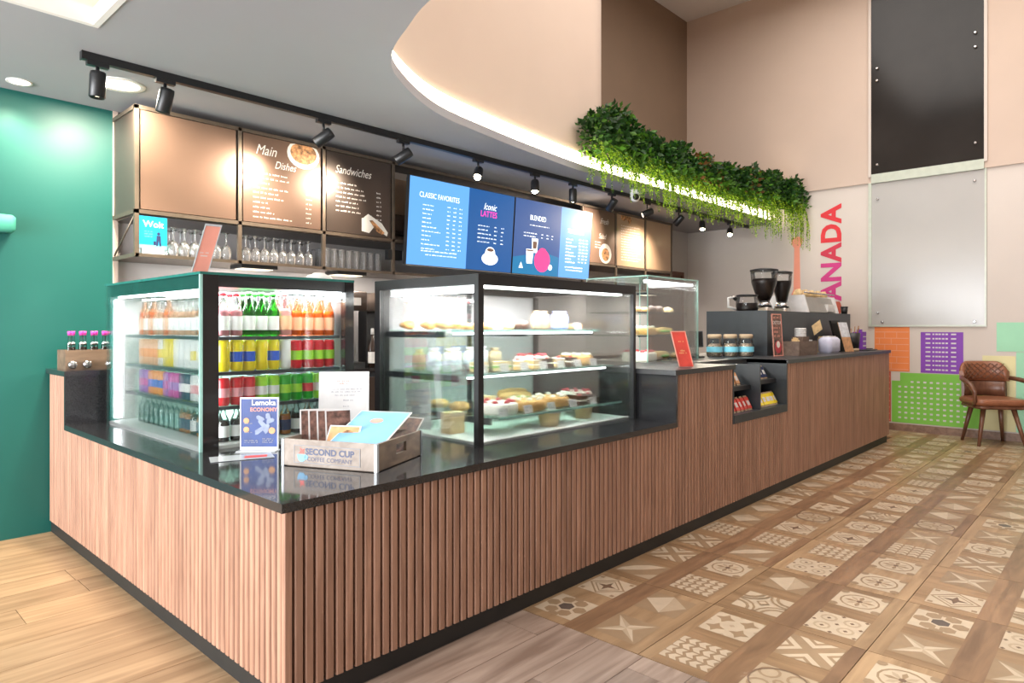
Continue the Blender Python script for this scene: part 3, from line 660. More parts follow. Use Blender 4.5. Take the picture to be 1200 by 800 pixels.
def put(k, x, y_, z, group):
    if k not in first: K[k].location = (x, y_, z); K[k]['group'] = group; first[k] = 1; K[k].rotation_euler = (0, 0, random.random()*6)
    else: dup(K[k], (x, y_, z), random.random()*6, group=group)
rows = {
 1.205: (['pinkb', 'pinkb', 'greenb', 'greenb', 'greenb', 'bigpink', 'orangeb', 'orangeb', 'orangeb', 'orangeb'], ['redb', 'redb', 'whiteb', 'whiteb', 'whiteb', 'whiteb', 'whiteb', 'orangeb', 'whiteb', 'whiteb', 'orangeb', 'whiteb', 'orangeb'], 'bottles on the top fridge shelf'),
 1.04: (['yel', 'yblue', 'yblue', 'yel', 'yblue', 'whitec', 'redy', 'redy', 'redy', 'redy'], ['ylwhite', 'whitec', 'ylwhite', 'whitec', 'whitec', 'whitec', 'yel', 'yel', 'ylwhite', 'orgc', 'orgc', 'orgc', 'orgc'], 'cans on the second fridge shelf'),
 .88: (['redc', 'redc', 'redc', 'lime', 'lime', 'grn', 'grn', 'grnred', 'lime', 'grnred'], ['wpink', 'wpink', 'whitec2', 'navy', 'navy', 'mag', 'mag', 'purp', 'purpo', 'purpo', 'purpo', 'purp', 'purp'], 'cans on the third fridge shelf'),
 ZL+.016: (['cola', 'cola', 'cola', 'teal', 'cola', 'tea', 'cola', 'tea', 'cola', 'cola'], ['teal', 'tea', 'cola', 'tea', 'tea', 'water', 'water', 'water', 'water', 'water', 'water', 'water', 'water'], 'bottles on the fridge deck')}
for z, (fr_, lf_, g) in rows.items():
    for i, k in enumerate(fr_):
        put(k, 1.372+.0625*i, 3.142, z, g)
        if i % 2 == 0 or z > 1.1: put(k, 1.372+.0625*i, 3.212, z, g)
    for i, k in enumerate(lf_):
        k = 'wpink' if k == 'whitec2' else k
        put(k, 1.365, 3.285+.073*i, z, g)

# ================================================================== PASTRY CASE
px0, px1, py0, py1 = 2.15, 3.48, 2.22, 3.03; PT = 1.498
pc = thing('pastry_case', 'black framed glass pastry display case glowing white inside', 'display case', (px0, py0, ZL))
MB().box(px0, px1, py0, py0+.03, PT-.05, PT).box(px0, px0+.03, py0+.03, py1, PT-.05, PT).box(px1-.025, px1, py0+.03, py1, PT-.04, PT).box(px0+.03, px1-.025, py1-.03, py1, PT-.05, PT).build('top_frame', 'black_metal', pc)
MB().box(px0+.03, px1-.025, py0+.03, py1-.03, PT-.012, PT-.004).build('top_glass', 'pane', pc)
for x0, x1, y0, y1 in ((px0, px0+.035, py0, py0+.03), (px0, px0+.045, py1-.045, py1), (px1-.025, px1, py0, py0+.025), (px1-.03, px1, py1-.03, py1)):
    MB().box(x0, x1, y0, y1, ZL, PT-.05).build('post', 'black_metal', pc)
MB().box(px0+.035, px1-.025, py0+.008, py0+.014, ZL, PT-.05).build('glass_pane', 'pane', pc)
MB().box(px0+.008, px0+.014, py0+.03, py1-.045, ZL, PT-.05).build('glass_pane', 'pane', pc)
MB().box(px1-.014, px1-.008, py0+.025, py1-.03, ZL, PT-.05).build('glass_pane', 'pane', pc)
for k in range(2):
    MB().box(px0+.05+.63*k, px0+.66+.63*k, py1-.026+.01*k, py1-.018+.01*k, ZL+.02, PT-.05).build('sliding_door', 'door_sheen', pc)
    MB().box(px0+.05+.63*k, px0+.075+.63*k, py1-.03+.01*k, py1-.016+.01*k, ZL+.02, PT-.05).build('door_stile', 'black_metal', pc)
MB().box(px0+.035, px1-.025, py0+.03, py1-.03, ZL, ZL+.012).build('deck', 'machine_white', pc)  # steel deck coloured white to carry its bright reflections
for z, yy0 in ((1.235, py0+.24), (1.02, py0+.14), (.80, py0+.08)):
    sx_ = px0+(.05 if z > .9 else .22)
    s = MB().box(sx_, px1-.04, yy0, py1-.06, z-.008, z).build('shelf', 'shelf_glass', pc)
    MB().box(sx_, px1-.04, yy0-.006, yy0, z-.012, z).build('shelf_edge', 'glass_edge_pale', s)
    for xb in (sx_-.01, (px0+px1)/2, px1-.05): MB().box(xb, xb+.012, yy0+.05, py1-.05, z-.04, z-.008).build('bracket', 'dark_slate', s)
    if z > .9: MB().box(px0+.08, px1-.10, yy0+.01, yy0+.025, z-.024, z-.012).build('light_tube', 'led_white', s)
MB().box(px0+.036, px0+.05, py0+.032, py0+.055, ZL+.02, PT-.06).build('light_tube', 'led_white', pc)
MB().box(px0+.06, px1-.06, py0+.06, py0+.10, PT-.06, PT-.045).build('light_tube', 'led_white', pc)
MB().box(px0+.034, px0+.05, py0+.06, py1-.10, PT-.085, PT-.052).build('light_tube', 'led_white', pc)
area('case_lamp', (2.8, 2.55, PT-.07), (0, .1, -1), 1.1, .4, 80, (1, .98, .95))

# third, frameless glass case on the raised worktop
gx0, gx1, gy0, gy1 = 4.07, 4.81, 2.50, 3.03; GT = 1.615
gc = thing('glass_case', 'frameless glass pastry case standing on the raised worktop', 'display case', (gx0, gy0, ZH))
MB().box(gx0, gx1, gy0, gy1, GT-.008, GT).build('top_glass', 'pane_green', gc)
MB().box(gx0, gx1, gy0-.001, gy0, GT-.009, GT).box(gx0-.001, gx0, gy0, gy1, GT-.009, GT).build('glass_edge', 'glass_edge_pale', gc)
MB().box(gx0, gx1, gy0, gy0+.006, ZH+.002, GT-.008).build('glass_pane', 'pane', gc); MB().box(gx0, gx0+.006, gy0+.006, gy1, ZH+.002, GT-.008).build('glass_pane', 'pane', gc); MB().box(gx1-.006, gx1, gy0+.006, gy1, ZH+.002, GT-.008).build('glass_pane', 'pane', gc)
for x_, y_ in ((gx0, gy0), (gx1-.004, gy0), (gx1-.004, gy1-.004)): MB().box(x_, x_+.004, y_-.001, y_+.004, ZH+.002, GT-.008).build('glass_edge', 'glass_edge_pale', gc)
for z in (1.19, 1.36):
    s = MB().box(gx0+.02, gx1-.02, gy0+.09, gy1-.02, z-.008, z).build('shelf', 'shelf_glass', gc); MB().box(gx0+.02, gx1-.02, gy0+.084, gy0+.09, z-.012, z).build('shelf_edge', 'dark_slate', s)
MB().box(gx0+.03, gx1-.03, gy0+.03, gy0+.05, GT-.05, GT-.03).build('light_tube', 'led_white', gc)
MB().box(gx0, gx1, gy0, gy1, ZH, ZH+.002).build('base', 'steel', gc)

area('glass_case_fill', (4.44, 2.70, GT-.05), (0, 0, -1), .6, .3, 14, (1, .98, .95))  # area light added inside the frameless case to brighten it
# ------------------------------------------------------------------ food
def croissant(label):
    t = thing('croissant', label, 'pastry', (0, 0, -9)); n = 11; pts = []; rad = []
    for i in range(n):
        a = PI*(.12+.76*i/(n-1)); pts.append((-.05*math.cos(a), .035-.045*math.sin(a), .024)); rad.append((.006+.02*math.sin(PI*i/(n-1))**.8)*(1.0 if i % 2 else .86))
    MB().tube(pts, rad, 10).build('pastry', 'bread', t, local=True); return t
def bun(label, m='bread', r=.045, h=.035, top=None):
    t = thing('bun', label, 'pastry', (0, 0, -9)); MB().lathe([(r*.8, 0), (r, h*.35), (r*.9, h*.7), (r*.5, h*.96), (r*.05, h)], n=14).build('bun_body', m, t, local=True)
    if top: MB().ball((0, 0, h*.95), r*.3, r*.3, r*.18, 8, 4).build('topping', top, t, local=True)
    return t
def cake_slice(label, ms):
    t = thing('cake_slice', label, 'cake', (0, 0, -9)); z = 0
    for k, (m, h) in enumerate(ms): MB().prism([(-.055, -.03), (.055, -.004), (.055, .004), (-.055, .03)], z, z+h).build('layer', m, t, local=True); z += h
    MB().ball((-.03, 0, z+.004), .012, .012, .008, 8, 4).build('topping', 'berry', t, local=True); return t
def round_cake(label, m, top):
    t = thing('round_cake', label, 'cake', (0, 0, -9)); MB().lathe([(.10, 0), (.105, .01), (.105, .045), (.095, .055)], n=20).build('cake_body', m, t, local=True)
    for k in range(8): MB().ball((.078*math.cos(k*PI/4), .078*math.sin(k*PI/4), .058), .016, .016, .012, 8, 4).build('topping', top, t, local=True)
    return t
def sandwich(label):
    t = thing('sandwich', label, 'sandwich', (0, 0, -9)); p = [(-.06, -.035), (.06, -.035), (0, .045)]
    for z0, z1, m in ((0, .016, 'pastry_pale'), (.016, .026, 'salad'), (.026, .032, 'cream'), (.032, .048, 'pastry_pale')): MB().prism([(x*(1.04 if m == 'salad' else 1), y_*(1.04 if m == 'salad' else 1)) for x, y_ in p], z0, z1).build('layer', m, t, local=True)
    return t
def baguette(label):
    t = thing('baguette', label, 'sandwich', (0, 0, -9))
    MB().tube([(-.1, 0, .028), (-.085, 0, .028), (0, 0, .03), (.085, 0, .028), (.1, 0, .028)], [.008, .024, .03, .024, .008], 10).build('bread', 'bread', t, local=True)
    MB().ball((0, -.024, .028), .08, .014, .01, 10, 5).build('filling', 'salad', t, local=True); return t
def snack_bag(label, m, h=.12):
    t = thing('snack_bag', label, 'bag', (0, 0, -9)); rr = []
    for z, wx, wy in ((0, .035, .016), (.01, .042, .026), (h*.5, .045, .03), (h*.8, .04, .014), (h*.86, .018, .01), (h, .034, .012)):
        rr.append([(wx*math.cos(2*PI*i/10)*(1+.08*math.sin(i*2.3+z*60)), wy*math.sin(2*PI*i/10), z) for i in range(10)])
    MB().rings(rr).build('pouch', m, t, local=True); MB().lathe([(.019, h*.84), (.019, h*.88)], n=10, caps=False).build('tie', 'card_gold', t, local=True); return t
def tray(label, lx, ly, m='plate_white'):
    t = thing('serving_tray', label, 'tray', (0, 0, -9)); MB().rbox(-lx, lx, -ly, ly, 0, .008, .015).build('plate', m, t, local=True)
    MB().box(-lx*.97, lx*.97, -ly, -ly+.006, .008, .016).box(-lx*.97, lx*.97, ly-.006, ly, .008, .016).build('rim', m, t, local=True); return t
def price_tag(label):
    t = thing('price_tag', label, 'price tag', (0, 0, -9)); f = Frame((0, 0, 0), (1, 0, 0), (0, .26, .97))
    MB().fbox(f, -.032, .032, 0, .042, -.002, 0).build('card', 'paper', t, local=True)
    script_lines('print', f, [(-.024, .026, .045), (-.024, .012, .03)], 'ink_grey', t, .001, .006, 5, local=True); return t
FD = {
 'cro': croissant('golden croissant on a glass shelf'), 'bun': bun('round golden bun on a glass shelf'), 'choc': bun('dark chocolate muffin on a glass shelf', 'choc', .038, .05, 'choc'), 'creamb': bun('cream topped pastry on a glass shelf', 'pastry_pale', .045, .04, 'cream'),
 'slice': cake_slice('layered sponge cake slice with a berry', (('sponge', .016), ('cream', .01), ('sponge', .016), ('cream', .008))), 'cslice': cake_slice('dark chocolate cake slice with cream', (('choc', .02), ('cream', .008), ('choc', .02))),
 'cake': round_cake('round cream cake with berries', 'cream', 'berry'), 'tart': round_cake('round golden tart with pale topping', 'bread', 'cream'), 'sand': sandwich('triangle sandwich with salad filling'), 'bag': baguette('filled baguette with salad'),
 'pouch': snack_bag('clear bag of cookies tied at the top', 'bag_clear'), 'bpouch': snack_bag('blue cellophane bag of cookies', 'bag_blue', .11), 'cpouch': snack_bag('amber cellophane bag of cookies', 'kraft', .11)}
fused = {}; FBASE = {k: o['label'].replace(' on a glass shelf', '') for k, o in FD.items()}
def food(k, x, y_, z, rz, where, sc=None):
    base = FBASE[k]
    lab = base+' '+where
    if k not in fused:
        fused[k] = 1; o = FD[k]; o.location = (x, y_, z); o.rotation_euler = (0, 0, rz); o['label'] = lab; o['group'] = lab
        if sc: o.scale = (sc,)*3
    else: dup(FD[k], (x, y_, z), rz, lab, lab, sc or 1.0)
R = random.Random(5)
z = 1.235; where = 'on the top shelf of the pastry case'
for k, x, y_ in (('cro', 2.28, 2.62), ('cro', 2.30, 2.76), ('cro', 2.27, 2.9), ('bag', 2.44, 2.70), ('bun', 2.40, 2.55), ('bun', 2.50, 2.56), ('creamb', 2.61, 2.56), ('creamb', 2.71, 2.57), ('choc', 2.80, 2.58), ('choc', 2.88, 2.60), ('cpouch', 2.97, 2.58), ('cpouch', 3.06, 2.60), ('bpouch', 3.14, 2.56), ('bpouch', 3.22, 2.58), ('bun', 3.33, 2.56), ('bun', 3.40, 2.64), ('cro', 3.33, 2.72), ('creamb', 2.66, 2.72), ('choc', 2.85, 2.74), ('bag', 3.05, 2.78)): food(k, x, y_, z+.001, R.uniform(-.4, .4), where)
z = 1.02; where = 'on the middle shelf of the pastry case'
for k, x, y_ in (('pouch', 2.27, 2.56), ('pouch', 2.27, 2.68), ('cpouch', 2.27, 2.80), ('pouch', 2.40, 2.66), ('pouch', 2.51, 2.66), ('pouch', 2.62, 2.68), ('cpouch', 2.75, 2.70), ('sand', 2.38, 2.47), ('sand', 2.53, 2.46), ('slice', 2.68, 2.47), ('slice', 2.80, 2.47), ('cslice', 2.92, 2.48), ('slice', 3.04, 2.48), ('cslice', 3.15, 2.49), ('tart', 3.32, 2.55), ('cake', 3.05, 2.68)): food(k, x, y_, z+.001, R.uniform(-.3, .3)+(0 if 'slice' not in k else 1.2), where)
z = .80; where = 'on the lowest shelf of the pastry case'
for k, x, y_, s in (('cake', 2.50, 2.44, 1.05), ('tart', 2.73, 2.44, 1.0), ('tart', 2.95, 2.45, 1.0), ('cslice', 3.09, 2.38, 1.1), ('cslice', 3.20, 2.40, 1.1), ('cake', 3.33, 2.56, .95), ('bun', 2.45, 2.68, 1.3), ('bun', 2.46, 2.86, 1.3), ('sand', 2.63, 2.70, 1.3), ('bag', 2.90, 2.68, 1.2), ('bag', 3.05, 2.84, 1.2)): food(k, x, y_, z+.001, R.uniform(-.2, .2)+(1.3 if 'slice' in k else 0), where, s)
where = 'on the shelves of the frameless glass case'
for k, x, y_, z in (('bun', 4.18, 2.66, 1.36), ('bun', 4.30, 2.67, 1.36), ('choc', 4.42, 2.68, 1.36), ('choc', 4.53, 2.68, 1.36), ('creamb', 4.66, 2.68, 1.36), ('cro', 4.18, 2.68, 1.19), ('tart', 4.36, 2.72, 1.19), ('bag', 4.60, 2.68, 1.19)): food(k, x, y_, z+.001, R.uniform(-.4, .4), where)
where = 'on the floor of the frameless glass case'
for k, x, y_ in (('cake', 4.22, 2.66), ('bag', 4.46, 2.62), ('bag', 4.47, 2.72), ('cro', 4.65, 2.62), ('bun', 4.68, 2.75)): food(k, x, y_, ZH+.003, R.uniform(-.4, .4), where, 1.2)
tg = price_tag('small white price card standing at the front edge of a case shelf'); first_t = True
for x, y_, z in [(2.34+.155*i, 2.375, 1.021) for i in range(7)] + [(2.42+.19*i, 2.312, .801) for i in range(5)] + [(3.25, 2.48, 1.236), (2.55, 2.475, 1.236)]:
    if first_t: tg.location = (x, y_, z); tg['group'] = 'price cards in the pastry case'; first_t = False
    else: dup(tg, (x, y_, z))
t = thing('display_card', 'tilted white menu card leaning inside the lit pastry case', 'card', (2.235, 2.70, ZL+.013)); f = Frame((2.26, 2.80, ZL+.013), (.25, -.97, 0), (.10, .16, .98))
MB().fbox(f, -.07, .09, 0, .25, 0, .004).build('sheet', 'paper', t); script_lines('print', f, [(-.05, .2-.03*i, .11) for i in range(5)], 'ink_light', t, .006, .006)
t = thing('paper_bag', 'small pale paper bag on the floor of the pastry case', 'bag', (2.30, 2.56, ZL+.013)); MB().box(2.25, 2.35, 2.53, 2.60, ZL+.013, ZL+.12).build('bag_body', 'pastry_pale', t); MB().box(2.25, 2.35, 2.528, 2.53, ZL+.10, ZL+.12).build('fold', 'kraft', t)
t = thing('food_tub', 'white round food tub at the front of the pastry case deck', 'tub', (2.83, 2.36, ZL+.013)); MB().lathe([(.05, 0), (.062, .07), (.066, .075)], (2.83, 2.36, ZL+.013), 16).build('tub', 'pastry_pale', t); MB().lathe([(.067, .075), (.067, .083), (.06, .085)], (2.83, 2.36, ZL+.013), 16).build('lid', 'white', t)
t = thing('food_tub', 'white round food tub at the back of the pastry case deck', 'tub', (3.22, 2.42, ZL+.013)); MB().lathe([(.045, 0), (.055, .06), (.06, .065)], (3.22, 2.42, ZL+.013), 16).build('tub', 'pastry_pale', t); MB().lathe([(.06, .065), (.06, .073), (.055, .075)], (3.22, 2.42, ZL+.013), 16).build('lid', 'white', t)

# ================================================================== MENU SHELF
YS = 4.43; BAY = .64; X0 = 1.41
sh = thing('bar_shelf', 'bronze metal shelf frame carrying the menu boards behind the counter', 'shelf', (X0, YS, 1.68))
for k in range(11):
    if k in (4, 5, 6): continue
    x = X0+BAY*k; MB().box(x-.012, x+.012, YS, YS+.024, 1.68, 2.60).build('post', 'bronze', sh)
for k in (0, 10):
    x = X0+BAY*k; MB().box(x-.012, x+.012, YB-.03, YB, 1.68, 2.60).build('post', 'bronze', sh)
for z in (1.955, 2.59): MB().box(X0-.012, X0+6.4+.012, YS, YS+.024, z-.012, z+.012).build('rail', 'bronze', sh)
for z in (1.69, 1.955, 2.59): MB().box(X0-.012, X0+.012, YS+.024, YB-.03, z-.012, z+.012).build('rail', 'bronze', sh)
MB().box(X0-.008, X0+6.4, YS, YB, 1.68, 1.70).build('shelf_board', 'bronze', sh); MB().box(X0+.012, X0+6.4, YS+.024, YB, 1.935, 1.955).build('shelf_board', 'board_dark', sh)
MB().box(X0-.004, X0+.004, YS+.024, YB-.03, 1.97, 2.58).build('side_panel', 'board_dark', sh)
MB().tube([(X0, YS+.03, 1.94), (X0, YB-.03, 1.70)], .006, 6).build('brace', 'bronze', sh)
MB().box(X0+.012, X0+6.4, YB-.02, YB-.002, 1.97, 2.58).build('back_panel', 'plaster_beige', sh)
for x in (2.2, 2.95, 4.2, 5.3, 6.4, 7.4):
    ul = MB().box(x-.13, x+.13, YS+.02, YS+.2, 1.655, 1.68).build('under_light', 'black_metal', sh); MB().box(x-.11, x+.11, YS+.05, YS+.17, 1.651, 1.655).build('diffuser', 'lens_soft', ul)
    area('under_shelf_fill', (x, YS+.11, 1.645), (0, .2, -1), .22, .12, 11, (1, .92, .82))  # light added below the shelf boxes to brighten the back bar
MB().box(X0+.012, X0+6.4, YB-.02, YB-.002, 1.70, 1.935).build('back_panel', 'plaster_grey', sh)
def board(k, lab, m):
    x = X0+BAY*k; t = thing('menu_board', lab, 'menu board', (x+.32, YS+.01, 1.97)); f = FRONT(x+.022, YS+.004, 1.972)
    MB().fbox(f, 0, BAY-.05, 0, .602, -.015, 0).build('panel', m, t); return t, f
board(0, 'blank bronze menu board above the Wolt sign', 'board_brown')
t, f = board(1, 'bronze menu board headed Main Dishes with a plate of food', 'board_brown')
text('heading', 'Main', f, .085, .475, .10, 'lettering_white', t, align='LEFT', shear=.35, xs=.8); text('heading', 'Dishes', f, .225, .395, .075, 'lettering_white', t, align='LEFT', shear=.35, xs=.8)
script_lines('item_lines', f, [(.07, .34-.034*i, R.uniform(.12, .3)) for i in range(10)]+[(.47, .34-.034*i, .05) for i in range(10)], 'lettering_white', t, h=.0105, seed=2)
MB().fpoly(f, [(p[0], min(p[1], .598)) for p in ngon(.45, .53, .13, 20, 0, 1, .8)], .002).build('plate_print', 'plate_white', t); MB().fpoly(f, [(p[0], min(p[1], .598)) for p in ngon(.45, .54, .105, 20, 0, 1, .75)], .0032).build('food_print', 'food_photo', t)
t, f = board(2, 'dark menu board headed Sandwiches with a wrap picture', 'board_dark')
text('heading', 'Sandwiches', f, .07, .45, .088, 'lettering_white', t, align='LEFT', shear=.35, xs=.8)
script_lines('item_lines', f, [(.08, .37-.035*i, R.uniform(.16, .28)) for i in range(7)]+[(.45, .34-.035*i, .05) for i in range(7)], 'lettering_white', t, h=.0115, seed=3)
MB().fpoly(f, [(.31, .03), (.38, .02), (.45, .10), (.40, .16), (.31, .13)], .002).fpoly(f, [(.33, .14), (.37, .17), (.50, .11), (.56, .04), (.55, .01), (.47, .05)], .0028).build('wrap_print', 'plate_white', t)
MB().fpoly(f, [(.38, .12), (.41, .125), (.53, .035), (.50, .02), (.45, .04)], .0036).build('filling_print', 'food_photo', t)
board(7, 'bronze menu board half hidden behind the blue screens', 'board_brown')
t, f = thing('x', 'x y z w', 'x'), None
bpy.data.objects.remove(t)
b7 = [o for o in COL.objects if o.get('label') == 'bronze menu board half hidden behind the blue screens'][0]; f = FRONT(X0+BAY*7+.022, YS+.004, 1.972)
text('heading', 'Fresh', f, .30, .45, .09, 'lettering_white', b7, align='LEFT', shear=.35, xs=.8); text('heading', 'Salad', f, .27, .28, .085, 'lettering_white', b7, align='LEFT', shear=.35, xs=.8)
script_lines('item_lines', f, [(.20, .23-.03*i, .12) for i in range(3)], 'lettering_white', b7, h=.011, seed=9)
MB().fpoly(f, ngon(.40, .115, .12, 20, 0, 1, .95), .002).build('plate_print', 'plate_white', b7); MB().fpoly(f, ngon(.40, .105, .075, 14), .0032).build('food_print', 'food_photo', b7)
t, f = board(8, 'tan menu board with rows of pale lettering beside the blank end board', 'board_tan')
script_lines('item_lines', f, [(.08, .47-.031*i, R.uniform(.3, .44)) for i in range(14)], 'lettering_white', t, h=.011, seed=4); MB().fpoly(f, [(.08, .55), (.14, .53), (.2, .56), (.26, .5), (.3, .55), (.28, .598), (.08, .598)], .002).build('food_print', 'food_photo', t)
board(9, 'blank tan menu board at the far end of the shelf', 'board_tan')
# small boards inside the open bays behind the screens
for k in (3, 4, 5, 6):
    x = X0+BAY*k; MB().box(x+.02, x+BAY-.02, YS+.14, YS+.16, 2.2, 2.5).build('inner_panel', 'board_tan', sh)
MB().box(X0+BAY*3+.02, X0+BAY*7, YS+.1, YS+.2, 2.03, 2.06).build('inner_rail', 'board_dark', sh)
MB().box(3.28, 3.42, YS+.005, YS+.05, 1.80, 1.88).build('control_box', 'black_metal', sh)

# screens
def screen(lab, xa, xb, lm, rm):
    t = thing('menu_screen', lab, 'screen', ((xa+xb)/2, 4.34, 1.76)); f = Frame((xa, 4.352, 1.762), (1, 0, 0), (0, -.055, .72)); W = xb-xa
    MB().fbox(f, 0, W, 0, .725, -.04, 0).build('housing', 'black_metal', t)
    MB().fbox(f, 0, W, -.006, .0, -.02, .004).build('bezel', 'steel', t)
    l = MB().fpoly(f, [(.004, .004), (W*.53, .004), (W*.53, .72), (.004, .72)] if lm == 'screen_pale' else [(.004, .004), (W*.57, .004), (W*.57, .72), (.004, .72)], .001).build('screen_half', lm, t)
    s_ = .53 if lm == 'screen_pale' else .57
    r = MB().fpoly(f, [(W*s_, .004), (W-.006, .004), (W-.006, .72), (W*s_, .72)], .001).build('screen_half', rm, t)
    MB().box(xa+W/2-.1, xa+W/2+.1, 4.37, YS+.05, 2.0, 2.3).build('bracket', 'black_metal', t)
    return t, f, W, l, r
t, f, W, l, r = screen('blue menu screen headed Classic Favorites with a cup of coffee', 3.39, 4.645, 'screen_pale', 'screen_deep')
text('heading', 'CLASSIC FAVORITES', f, .33, .565, .062, 'letter_screen', l, xs=.8)
script_lines('item_lines', f, [(.15, .50-.036*i, R.uniform(.08, .2)) for i in range(11)]+[(c, .51-.036*i, .035) for i in range(11) for c in (.42, .49, .56)]+[(.15, .12, .4), (.2, .09, .36)], 'letter_screen', l, h=.010, seed=6)
text('heading', 'Iconic', f, .93, .555, .085, 'letter_screen', r, shear=.35, xs=.8); text('heading', 'LATTES', f, .92, .49, .075, 'letter_magenta', r, xs=.85, bold=.0012)
script_lines('item_lines', f, [(.79, .40-.036*i, R.uniform(.1, .22)) for i in range(5)]+[(c, .40-.036*i, .035) for i in range(5) for c in (1.0, 1.09)], 'letter_screen', r, h=.011, seed=7)
MB().fpoly(f, ngon(.96, .115, .105, 22, 0, 1, .55), .003).fpoly(f, ngon(.96, .165, .065, 18, 0, 1, .9), .0036).build('cup_print', 'screen_white', r)
MB().fpoly(f, ngon(.96, .195, .045, 16, 0, 1, .35), .0044).build('coffee_print', 'screen_brown', r)
t, f, W, l, r = screen('blue menu screen with a pink teapot and paper cups', 4.655, 5.88, 'screen_mid', 'screen_pale')
text('heading', 'BLENDED', f, .34, .535, .07, 'letter_screen', l, xs=.8)
script_lines('item_lines', f, [(.22, .48, .3), (.14, .40, .2), (.14, .37, .18)]+[(c, .40-.03*i, .035) for i in range(2) for c in (.40, .48, .56)], 'letter_screen', l, h=.011, seed=8)
MB().fpoly(f, [(.004, .004), (.69, .004), (.69, .20), (.45, .235), (.004, .16)], .002).build('table_print', 'screen_teal', l)
MB().fpoly(f, ngon(.43, .15, .12, 18, 0, 1, .95), .0045).fpoly(f, ngon(.43, .255, .05, 12, 0, 1, .4), .0048).build('teapot_print', 'screen_pink', l)
MB().fpoly(f, [(.20, .11), (.28, .11), (.295, .25), (.185, .25)], .0038).fpoly(f, [(.27, .22), (.345, .22), (.355, .36), (.26, .36)], .003).build('cup_print', 'screen_white', l)
MB().fpoly(f, [(.28, .26), (.335, .26), (.34, .33), (.275, .33)], .0036).fpoly(f, [(.19, .23), (.29, .23), (.29, .245), (.19, .245)], .0045).build('drink_print', 'screen_brown', l)
MB().fpoly(f, [(.09, .06), (.15, .06), (.12, .12)], .004).fpoly(f, ngon(.56, .09, .03, 8), .004).build('candy_print', 'screen_white', l)
text('heading', 'TEA BLENDS', f, .95, .47, .06, 'letter_screen', r, xs=.8)
script_lines('item_lines', f, [(.80, .40-.034*i, R.uniform(.08, .19)) for i in range(8)]+[(c, .41-.034*i, .033) for i in range(8) for c in (1.02, 1.08, 1.14)]+[(.8, .11, .3), (.82, .08, .28)], 'letter_screen', r, h=.010, seed=10)

# Wolt sign and glasses on the lower shelf
t = thing('acrylic_sign', 'bright blue Wolt sign standing on the bronze shelf', 'sign', (1.5, YS+.02, 1.70)); f = Frame((1.425, YS+.005, 1.735), (1, 0, 0), (0, 0, 1))
MB().fbox(f, 0, .16, 0, .195, -.004, 0).build('panel', 'sign_blue', t); MB().fpoly(f, [(0, 0), (.16, 0), (.16, .02), (0, .02)], .001).build('ground_print', 'sign_blue_pale', t)
MB().box(1.44, 1.57, YS+.002, YS+.05, 1.70, 1.735).build('stand', 'acrylic', t); text('lettering', 'Wolt', f, .08, .130, .055, 'white', t, bold=.0006); script_lines('lettering_small', f, [(.03, .10-.016*i, .045) for i in range(3)], 'sign_blue_pale', t, .002, .006)
MB().fpoly(f, [(.095, .015), (.105, .015), (.11, .05), (.115, .015), (.125, .015), (.122, .08), (.098, .08)], .002).fpoly(f, ngon(.11, .092, .01, 8), .002).fpoly(f, [(.08, .02), (.095, .02), (.095, .045), (.08, .045)], .002).build('figure_print', 'drink_navy', t)
wg = None; wpos = [(1.64+.068*i+(.034 if j else 0), YS+.06+.075*j) for j in range(3) for i in range(15)]
gl = MB().lathe([(.030, 0), (.034, .02), (.036, .05), (.028, .085), (.008, .10), (.0045, .11), (.0045, .165), (.012, .175), (.033, .18)], n=12, caps=False)
for x, y_ in wpos:
    if abs((x-X0) % BAY-0) < .04 or abs((x-X0) % BAY-BAY) < .04: continue
    if wg is None: wg = gl.build('wine_glass', 'glassware', loc=(x, y_, 1.701), local=True); tag(wg, 'upturned stemmed wine glass on the bronze bar shelf', 'glass', 'wine glasses on the bar shelf')
    else: o = wg.copy(); COL.objects.link(o); o.location = (x, y_, 1.701)
tb = None
tl = MB().lathe([(.034, 0), (.031, .14), (.029, .146), (.004, .146)], n=12, caps=False)
for j in range(3):
    for i in range(8):
        x, y_ = 2.735+.068*i, YS+.065+.075*j
        if x > 3.24: continue
        if tb is None: tb = tl.build('tumbler', 'glassware', loc=(x, y_, 1.701), local=True); tag(tb, 'upturned straight tumbler on the bar shelf below the Sandwiches board', 'glass', 'tumblers on the bar shelf')
        else: o = tb.copy(); COL.objects.link(o); o.location = (x, y_, 1.701)

# back bar counter with brewers
bb = thing('back_counter', 'dark back bar counter along the wall behind the display cases', 'counter', (2.2, 4.35, 0))
MB().box(2.2, 7.8, 4.38, YB-.01, 0, .90).build('carcass', 'dark_slate', bb); MB().box(2.18, 7.82, 4.35, YB-.01, .90, .93).build('top', 'granite', bb)
for k in range(7): MB().box(2.23+.8*k, 3.0+.8*k, 4.365, 4.38, .1, .86).build('door', 'board_dark', bb)
def brewer(x, lab):
    t = thing('coffee_brewer', lab, 'coffee brewer', (x, 4.6, .93))
    MB().box(x-.12, x+.12, 4.5, 4.8, .93, .97).build('base', 'black_metal', t); MB().box(x-.12, x+.12, 4.68, 4.8, .97, 1.38).build('column', 'black_metal', t)
    MB().rbox(x-.13, x+.13, 4.47, 4.8, 1.38, 1.53, .02).build('head', 'board_dark', t); MB().lathe([(.06, .97), (.075, 1.05), (.05, 1.14), (.055, 1.16)], (x, 4.58, 0), 12).build('jug', 'machine_steel', t); MB().box(x-.06, x+.06, 4.466, 4.47, 1.42, 1.48).build('display', 'white', t)
brewer(2.98, 'dark coffee brewer seen between the fridge and pastry case'); brewer(3.36, 'second dark coffee brewer behind the pastry case')
